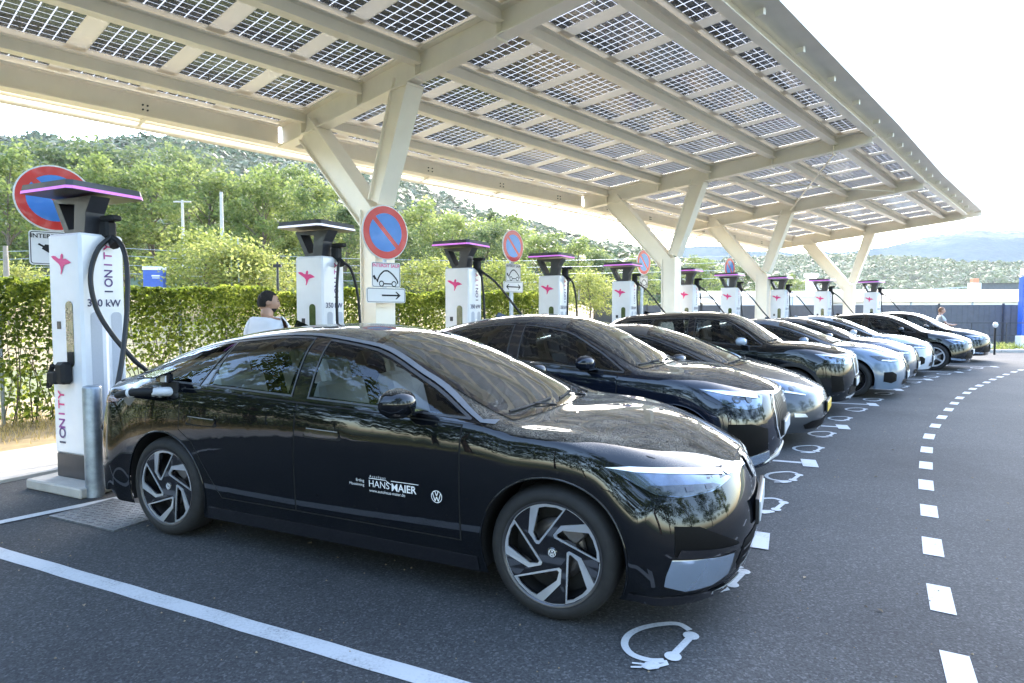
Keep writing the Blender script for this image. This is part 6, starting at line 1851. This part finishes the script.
GR = 'cars parked at the chargers'
def fr(p, P): return [(p['xf']+dx, y, z) for dx, y, z in P]
def kidneys(S, root, y0, y1, z0, z1, frame, bars=7):
    for sg in (-1, 1):
        P = [(sg*y, z) for y, z in smooth_outline([(y0+.01, z0), (y1-.03, z0), (y1, z0+.06), (y1-.01, z1-.02), (y1-.05, z1), (y0+.01, z1), (y0, z1-.04), (y0, z0+.04)], 2)]
        k = S.panel('kidney_grille', [P], M['grille'], root, 0, .006, step=.06)
        S.panel('grille_frame', [shrink(P, -.014), shrink(P, .006)], frame, k, 0, .014, step=.08, thick=.01)
        for i in range(bars):
            y = sg*lerp(y0+.02, y1-.02, (i+.5)/bars); S.strip('grille_bar', [(y, lerp(z0+.01, z1-.01, j/4)) for j in range(5)], .008, M['alud'], k, 0, .010)
def lamp(S, root, p, P, ang=40, drl=None, m='lamp'):
    ls = S.panel('headlamp', [UV(fr(p, P), ang)], M[m], root, ang, .004, step=.05, both=True)
    if drl:
        for sg, l in zip((1, -1), ls): S.panel('daylight_strip', [UV(fr(p, drl), ang)], M['drl'], l, ang, .008, step=.05, mirror=sg < 0)
    for sg, l in zip((1, -1), ls):
        U = UV(fr(p, P), ang); cu = sum(u for u, z in U)/len(U); cz = sum(z for u, z in U)/len(U)
        for du in (-.07, .05):
            S.panel('lens', [[(cu+du+.032*cos(2*pi*k/12), cz-.005+.028*sin(2*pi*k/12)) for k in range(12)]], M['lampdark'], l, ang, .0085, step=0, mirror=sg < 0)

# second car: black SUV coupe with a broad barred grille
PQ = dict(W=1.865, xf=2.24, xr=-2.33, zh=.90, zcowl=1.10, xcowl=1.02, xwt=.20, zroof=1.60, xpk=-.35, xre=-1.10, zre=1.52, xlip=-2.20, zlip=1.16, hcurve=.72, sweep=.85, fz=.26, zsill=.26, tz=.34,
  zbelt0=1.05, zbelt1=1.16, yroof=.60, axles=(1.38, -1.38), r=.375, rr=.27, dlo=(.98, -1.72), bpillar=-.28, door_front=.86, door_rear=-1.22, windows=[(-.22, .92, -.05, 0), (-1.05, -.33, .12, -.05), (-1.62, -1.12, 0, .4)],
  rear_glass=(-1.3, -2.05), ztail=[(-1.60, 1.40), (-1.95, 1.26)], zhandle=.92, ym=.70, mirror_x=.58, clad=False, chrome=False, belt_chrome=False, spin=.3, hoodline=[(1.1, -.82), (1.5, -.80), (1.85, -.74), (2.05, -.62), (2.12, -.3), (2.14, 0)], fbulge=[-.04, .01, .02, .01, -.06])
LQ, hq = at_front(PQ, (2.62, 5.85), -28.5), radians(-28.5)
car2, S2 = car(PQ, M, 'black SUV coupe with a broad barred grille, second car in the row', LQ, hq, GR, paintm=PAINT['black2'], wheels='ten')
lamp(S2, car2, PQ, [(-.62, -.88, .945), (-.40, -.82, .935), (-.20, -.66, .905), (-.14, -.56, .88), (-.19, -.60, .79), (-.30, -.72, .775), (-.42, -.83, .80)], drl=[(-.60, -.88, .935), (-.40, -.82, .925), (-.18, -.62, .885), (-.19, -.62, .862), (-.40, -.82, .895)])
g2 = sym(S2, car2, 'grille', [(0, .87), (.36, .865), (.45, .76), (.45, .60), (.34, .48), (0, .47)], M['grille'], .005)
for i in range(15): y = -.42+.06*i; S2.strip('grille_bar', [(y, z) for z in (.50+(.06 if abs(y) > .34 else 0), .6, .7, .8, .85-(.05 if abs(y) > .34 else 0))], .012, M['alud'], g2, 0, .012)
go = [(0, .885), (.37, .88), (.465, .765), (.465, .595), (.345, .465), (0, .455)]; go = go+[(-y, z) for y, z in reversed(go[1:-1])]
S2.panel('grille_frame', [go, shrink(go, .016)], M['chrome'], g2, 0, .012, step=.04)
S2.panel('emblem', [[(y0+.035*cos(2*pi*k/16), .80+.035*sin(2*pi*k/16)) for k in range(16)] for y0 in (0,)]+[[(.028*cos(2*pi*k/16), .80+.028*sin(2*pi*k/16)) for k in range(16)]], M['chrome'], g2, 0, .016, step=0) if False else None
for y0 in (-.075, -.025, .025, .075):
    S2.panel('ring_emblem', [[(y0+.033*cos(2*pi*k/16), .80+.033*sin(2*pi*k/16)) for k in range(16)], [(y0+.026*cos(2*pi*k/16), .80+.026*sin(2*pi*k/16)) for k in range(16)]], M['chrome'], g2, 0, .018+.0005*abs(y0*20), step=0)
feat(S2, car2, 'corner_intake', fr(PQ, [(-.42, -.86, .66), (-.26, -.76, .66), (-.12, -.60, .60), (-.12, -.58, .42), (-.30, -.78, .36), (-.44, -.87, .42)]), 40, M['grille'], .004)
feat(S2, car2, 'bumper_blade', fr(PQ, [(-.40, -.84, .70), (-.24, -.74, .70), (-.13, -.58, .66), (-.15, -.58, .63), (-.26, -.75, .655), (-.42, -.86, .655)]), 40, M['gloss'], .006)
feat(S2, car2, 'bumper_panel', fr(PQ, [(-.45, -.90, .42), (-.30, -.78, .37), (-.12, -.55, .40), (-.12, -.50, .32), (-.24, -.70, .29), (-.44, -.88, .31)]), 40, M['sky_tint_silver'], .010, thick=.008)
sym(S2, car2, 'skid_plate', [(0, .335), (.50, .32), (.62, .285), (.60, .26), (0, .26)], M['chrome'], .012, thick=.01)
plate(S2, car2, M, M['platew'], None, z=.56)

# third: low graphite saloon with a yellow plate
PT = dict(W=1.85, xf=2.28, xr=-2.41, zh=.66, zcowl=.96, xcowl=1.22, xwt=.10, zroof=1.445, xpk=-.30, xre=-1.15, zre=1.36, xlip=-2.30, zlip=1.07, hcurve=.66, sweep=1.15, fz=.19, zsill=.18,
  zbelt0=.93, zbelt1=1.0, yroof=.57, axles=(1.437, -1.437), r=.345, rr=.25, dlo=(1.12, -1.70), bpillar=-.22, door_front=.98, door_rear=-1.2, windows=[(-.15, 1.02, -.05, 0), (-1.05, -.27, .12, -.05), (-1.60, -1.11, 0, .4)],
  rear_glass=(-1.2, -2.15), ztail=[(-1.60, 1.26), (-1.95, 1.15)], zhandle=.82, ym=.60, mirror_x=.66, spin=.2, hoodline=[(1.25, -.77), (1.6, -.74), (1.95, -.62), (2.12, -.4), (2.17, 0)])
LT_, ht = at_front(PT, (3.98, 7.70), -31), radians(-31)
car3, S3 = car(PT, M, 'low graphite grey saloon with a yellow number plate, third car', LT_, ht, GR, paintm=PAINT['grey'], wheels='dark')
lamp(S3, car3, PT, [(-.66, -.84, .79), (-.45, -.78, .775), (-.25, -.64, .70), (-.17, -.54, .655), (-.22, -.60, .625), (-.42, -.79, .665), (-.58, -.85, .72)], drl=[(-.62, -.84, .755), (-.42, -.79, .69), (-.22, -.60, .637), (-.22, -.60, .625), (-.42, -.79, .665), (-.6, -.85, .735)])
sym(S3, car3, 'lower_grille', [(0, .34), (.60, .33), (.72, .29), (.68, .235), (0, .225)], M['grille'], .004)
plate(S3, car3, M, M['platey'], None, z=.46)
feat(S3, car3, 'fog_lamp_inlay', fr(PT, [(-.30, -.80, .43), (-.20, -.70, .42), (-.18, -.66, .38), (-.30, -.80, .385)]), 40, M['chrome'], .006)

# fourth: tall black SUV with upright twin grille
PX = dict(W=1.845, xf=2.18, xr=-2.32, zh=.97, zcowl=1.13, xcowl=.98, xwt=.28, zroof=1.62, xpk=-.30, xre=-1.55, zre=1.555, xlip=-2.15, zlip=1.22, hcurve=.74, sweep=.70, fz=.26, zsill=.25, tz=.34, dwt=.045,
  zbelt0=1.06, zbelt1=1.15, yroof=.62, axles=(1.345, -1.345), r=.365, rr=.255, dlo=(.95, -1.72), bpillar=-.25, door_front=.84, door_rear=-1.2, windows=[(-.20, .90, -.05, 0), (-.98, -.30, .08, -.05), (-1.58, -1.04, 0, .25)],
  rear_glass=(-1.72, -2.1), ztail=[(-1.85, 1.46)], zhandle=.94, ym=.70, mirror_x=.60, spin=.1, clad=True, belt_chrome=False, hoodline=[(1.05, -.80), (1.5, -.78), (1.85, -.70), (2.02, -.5), (2.06, 0)], fbulge=[-.04, .01, .02, .015, -.045])
PX['mirror_m'] = mat('ice_mirror_cap', (.30, .36, .44), .2, coat=1.)
LX, hx_ = at_front(PX, (5.52, 9.8), -33), radians(-33)
car4, S4 = car(PX, M, 'tall black SUV with upright twin grille and pale mirror cap, fourth car', LX, hx_, GR, paintm=PAINT['black3'], wheels='five')
lamp(S4, car4, PX, [(-.50, -.86, .97), (-.30, -.76, .96), (-.13, -.58, .93), (-.06, -.42, .90), (-.09, -.44, .83), (-.20, -.64, .82), (-.36, -.80, .84)], drl=[(-.50, -.86, .965), (-.30, -.76, .955), (-.14, -.58, .925), (-.15, -.59, .905), (-.30, -.77, .93)])
kidneys(S4, car4, .035, .33, .64, .90, M['chrome'])
feat(S4, car4, 'corner_intake', fr(PX, [(-.34, -.82, .66), (-.20, -.70, .64), (-.18, -.66, .42), (-.34, -.80, .40)]), 40, M['grille'], .004)
sym(S4, car4, 'lower_grille', [(0, .50), (.52, .48), (.56, .36), (0, .35)], M['grille'], .004)
S4.strip('lower_lip', [(-.62+1.24*i/14, .315) for i in range(15)], .03, M['chrome'], car4, 0, .010)
plate(S4, car4, M, M['platew'], None, z=.52)

# fifth to seventh: coupes with tall twin grille
def coupe(F, h, label, pm, H=1.448, lab='i', z=0., wheels='five', kid=(.42, .79), blackint=True):
    k = H/1.448
    p = dict(W=1.852, xf=2.28, xr=-2.50, zh=.765*k, zcowl=1.0*k, xcowl=1.08, xwt=.05, zroof=H, xpk=-.35, xre=-1.20, zre=1.36*k, xlip=-2.36, zlip=1.09*k, hcurve=.72, sweep=.85, fz=.19, zsill=.18,
      zbelt0=.955*k, zbelt1=1.02*k, yroof=.57, axles=(1.428, -1.428), r=.35, rr=.25, dlo=(1.02, -1.70), bpillar=-.24, door_front=.90, door_rear=-1.2, windows=[(-.18, .95, -.05, 0), (-1.05, -.29, .1, -.05), (-1.58, -1.11, 0, .4)],
      rear_glass=(-1.25, -2.1), ztail=[(-1.65, 1.25*k), (-2.0, 1.16*k)], zhandle=.84*k, ym=.62, mirror_x=.6, spin=random.uniform(0, 1), hoodline=[(1.15, -.78), (1.6, -.75), (1.95, -.62), (2.10, -.4), (2.15, 0)], fbulge=[-.03, .01, .02, .01, -.06])
    L = at_front(p, F, h); root, S = car(p, M, label, L, radians(h), GR, paintm=pm, wheels=wheels)
    lamp(S, root, p, [(-.58, -.84, .79*k), (-.36, -.77, .785*k), (-.17, -.60, .75*k), (-.12, -.50, .725*k), (-.16, -.54, .68*k), (-.30, -.70, .675*k), (-.46, -.81, .70*k)], m='lampdark', drl=[(-.40, -.79, .72*k), (-.2, -.6, .71*k), (-.17, -.56, .695*k), (-.3, -.70, .69*k), (-.42, -.80, .705*k)])
    kidneys(S, root, .03, .25, kid[0]*k, kid[1]*k, M['gloss'], 5)
    feat(S, root, 'corner_intake', smooth_outline(fr(p, [(-.36, -.83, .50), (-.22, -.74, .51), (-.17, -.66, .46), (-.18, -.66, .34), (-.26, -.75, .30), (-.38, -.83, .33)]), 1) if False else fr(p, [(-.36, -.83, .50), (-.22, -.74, .51), (-.17, -.66, .46), (-.18, -.66, .34), (-.26, -.75, .30), (-.38, -.83, .33)]), 40, M['grille'], .004)
    sym(S, root, 'lower_grille', [(0, .36), (.46, .35), (.50, .26), (0, .25)], M['grille'], .004)
    plate(S, root, M, M['platew'], None, z=.42*k)
    return root, S
coupe((7.62, 11.8), -36, 'light ice-grey coupe with tall twin grille, fifth car', PAINT['ice'], 1.46, wheels='dark')
coupe((9.15, 13.8), -37, 'dark blue-grey coupe parked right behind the ice-grey one', PAINT['dgrey'], 1.47, wheels='ten', kid=(.48, .80))
coupe((10.72, 15.6), -38, 'pearl white car with dark grille, seventh in the row', PAINT['white'], 1.50, kid=(.52, .80), wheels='dark')
# last two: black crossovers
def crossover(F, h, label, pm, H, wheels):
    p = dict(W=1.88, xf=2.28, xr=-2.38, zh=.84, zcowl=1.06, xcowl=1.20, xwt=.25, zroof=H, xpk=-.30, xre=-1.35, zre=H-.09, xlip=-2.22, zlip=1.16, hcurve=.72, sweep=.9, fz=.22, zsill=.22, tz=.32,
      zbelt0=1.02, zbelt1=1.10, yroof=.60, axles=(1.45, -1.40), r=.37, rr=.265, dlo=(1.10, -1.75), bpillar=-.22, door_front=.95, door_rear=-1.18, windows=[(-.17, 1.02, -.05, 0), (-1.0, -.27, .1, -.05), (-1.62, -1.06, 0, .35)],
      rear_glass=(-1.55, -2.1), ztail=[(-1.75, H-.22)], zhandle=.90, ym=.68, mirror_x=.66, spin=.5, hoodline=[(1.25, -.80), (1.7, -.78), (2.0, -.62), (2.13, -.3), (2.15, 0)])
    L = at_front(p, F, h); root, S = car(p, M, label, L, radians(h), GR, paintm=pm, wheels=wheels)
    lamp(S, root, p, [(-.62, -.86, .86), (-.36, -.80, .85), (-.18, -.64, .82), (-.14, -.56, .79), (-.22, -.64, .72), (-.42, -.82, .73)], drl=[(-.6, -.86, .85), (-.36, -.80, .842), (-.18, -.63, .812), (-.20, -.65, .79), (-.36, -.80, .82)])
    S.strip('nose_slot', [(-.50+i/12, .735) for i in range(13)], .03, M['grille'], root, 0, .006)
    sym(S, root, 'lower_grille', [(0, .52), (.60, .50), (.70, .34), (0, .32)], M['grille'], .004)
    feat(S, root, 'bumper_blade', fr(p, [(-.46, -.90, .36), (-.26, -.76, .33), (-.16, -.6, .32), (-.16, -.6, .28), (-.26, -.76, .285), (-.46, -.90, .30)]), 40, M['sky_tint_silver'], .012, thick=.01)
    plate(S, root, M, M['platew'], None, z=.50)
    return root, S
crossover((12.85, 17.1), -40, 'black crossover with five-spoke wheels, last but one in the row', PAINT['black3'], 1.56, 'six')
crossover((15.4, 19.75), -43, 'black crossover at the far end of the row, before the man in grey', PAINT['black3'], 1.60, 'five')


# ------------------------------------------------------------------ daylight and camera
w = bpy.data.worlds.new('World'); SC.world = w; w.use_nodes = True; nt = w.node_tree
SUN_EL, SUN_AZ = radians(37), radians(10)     # azimuth to the right of straight ahead
sk = nt.nodes.new('ShaderNodeTexSky'); sk.sky_type = 'NISHITA'; sk.sun_disc = False; sk.sun_elevation = SUN_EL; sk.sun_rotation = SUN_AZ
sk.air_density = 1.2; sk.dust_density = 2.4; sk.ozone_density = 1.5; sk.altitude = 100
nt.links.new(sk.outputs[0], nt.nodes['Background'].inputs[0]); nt.nodes['Background'].inputs[1].default_value = 1.45
sl = bpy.data.lights.new('sun', 'SUN'); sl.energy = 5.5; sl.angle = radians(.5); sl.color = (1., .95, .86)
so = bpy.data.objects.new('sun', sl); COL.objects.link(so)
d = Vector((sin(SUN_AZ)*cos(SUN_EL), cos(SUN_AZ)*cos(SUN_EL), sin(SUN_EL))); so.rotation_euler = (-d).to_track_quat('-Z', 'Y').to_euler()
cam = bpy.data.cameras.new('camera'); co = bpy.data.objects.new('camera', cam); COL.objects.link(co)
co.location = (0, 0, CAMH); co.rotation_euler = (radians(90)-TH, 0, 0); cam.sensor_width = 36; cam.lens = F_PX/1024*36; cam.clip_end = 6000; cam.clip_start = .05
SC.camera = co
SC.view_settings.view_transform = 'Standard'; SC.view_settings.look = 'None'; SC.view_settings.exposure = 0
SC.cycles.max_bounces = 10; SC.cycles.transparent_max_bounces = 24; SC.cycles.use_denoising = True
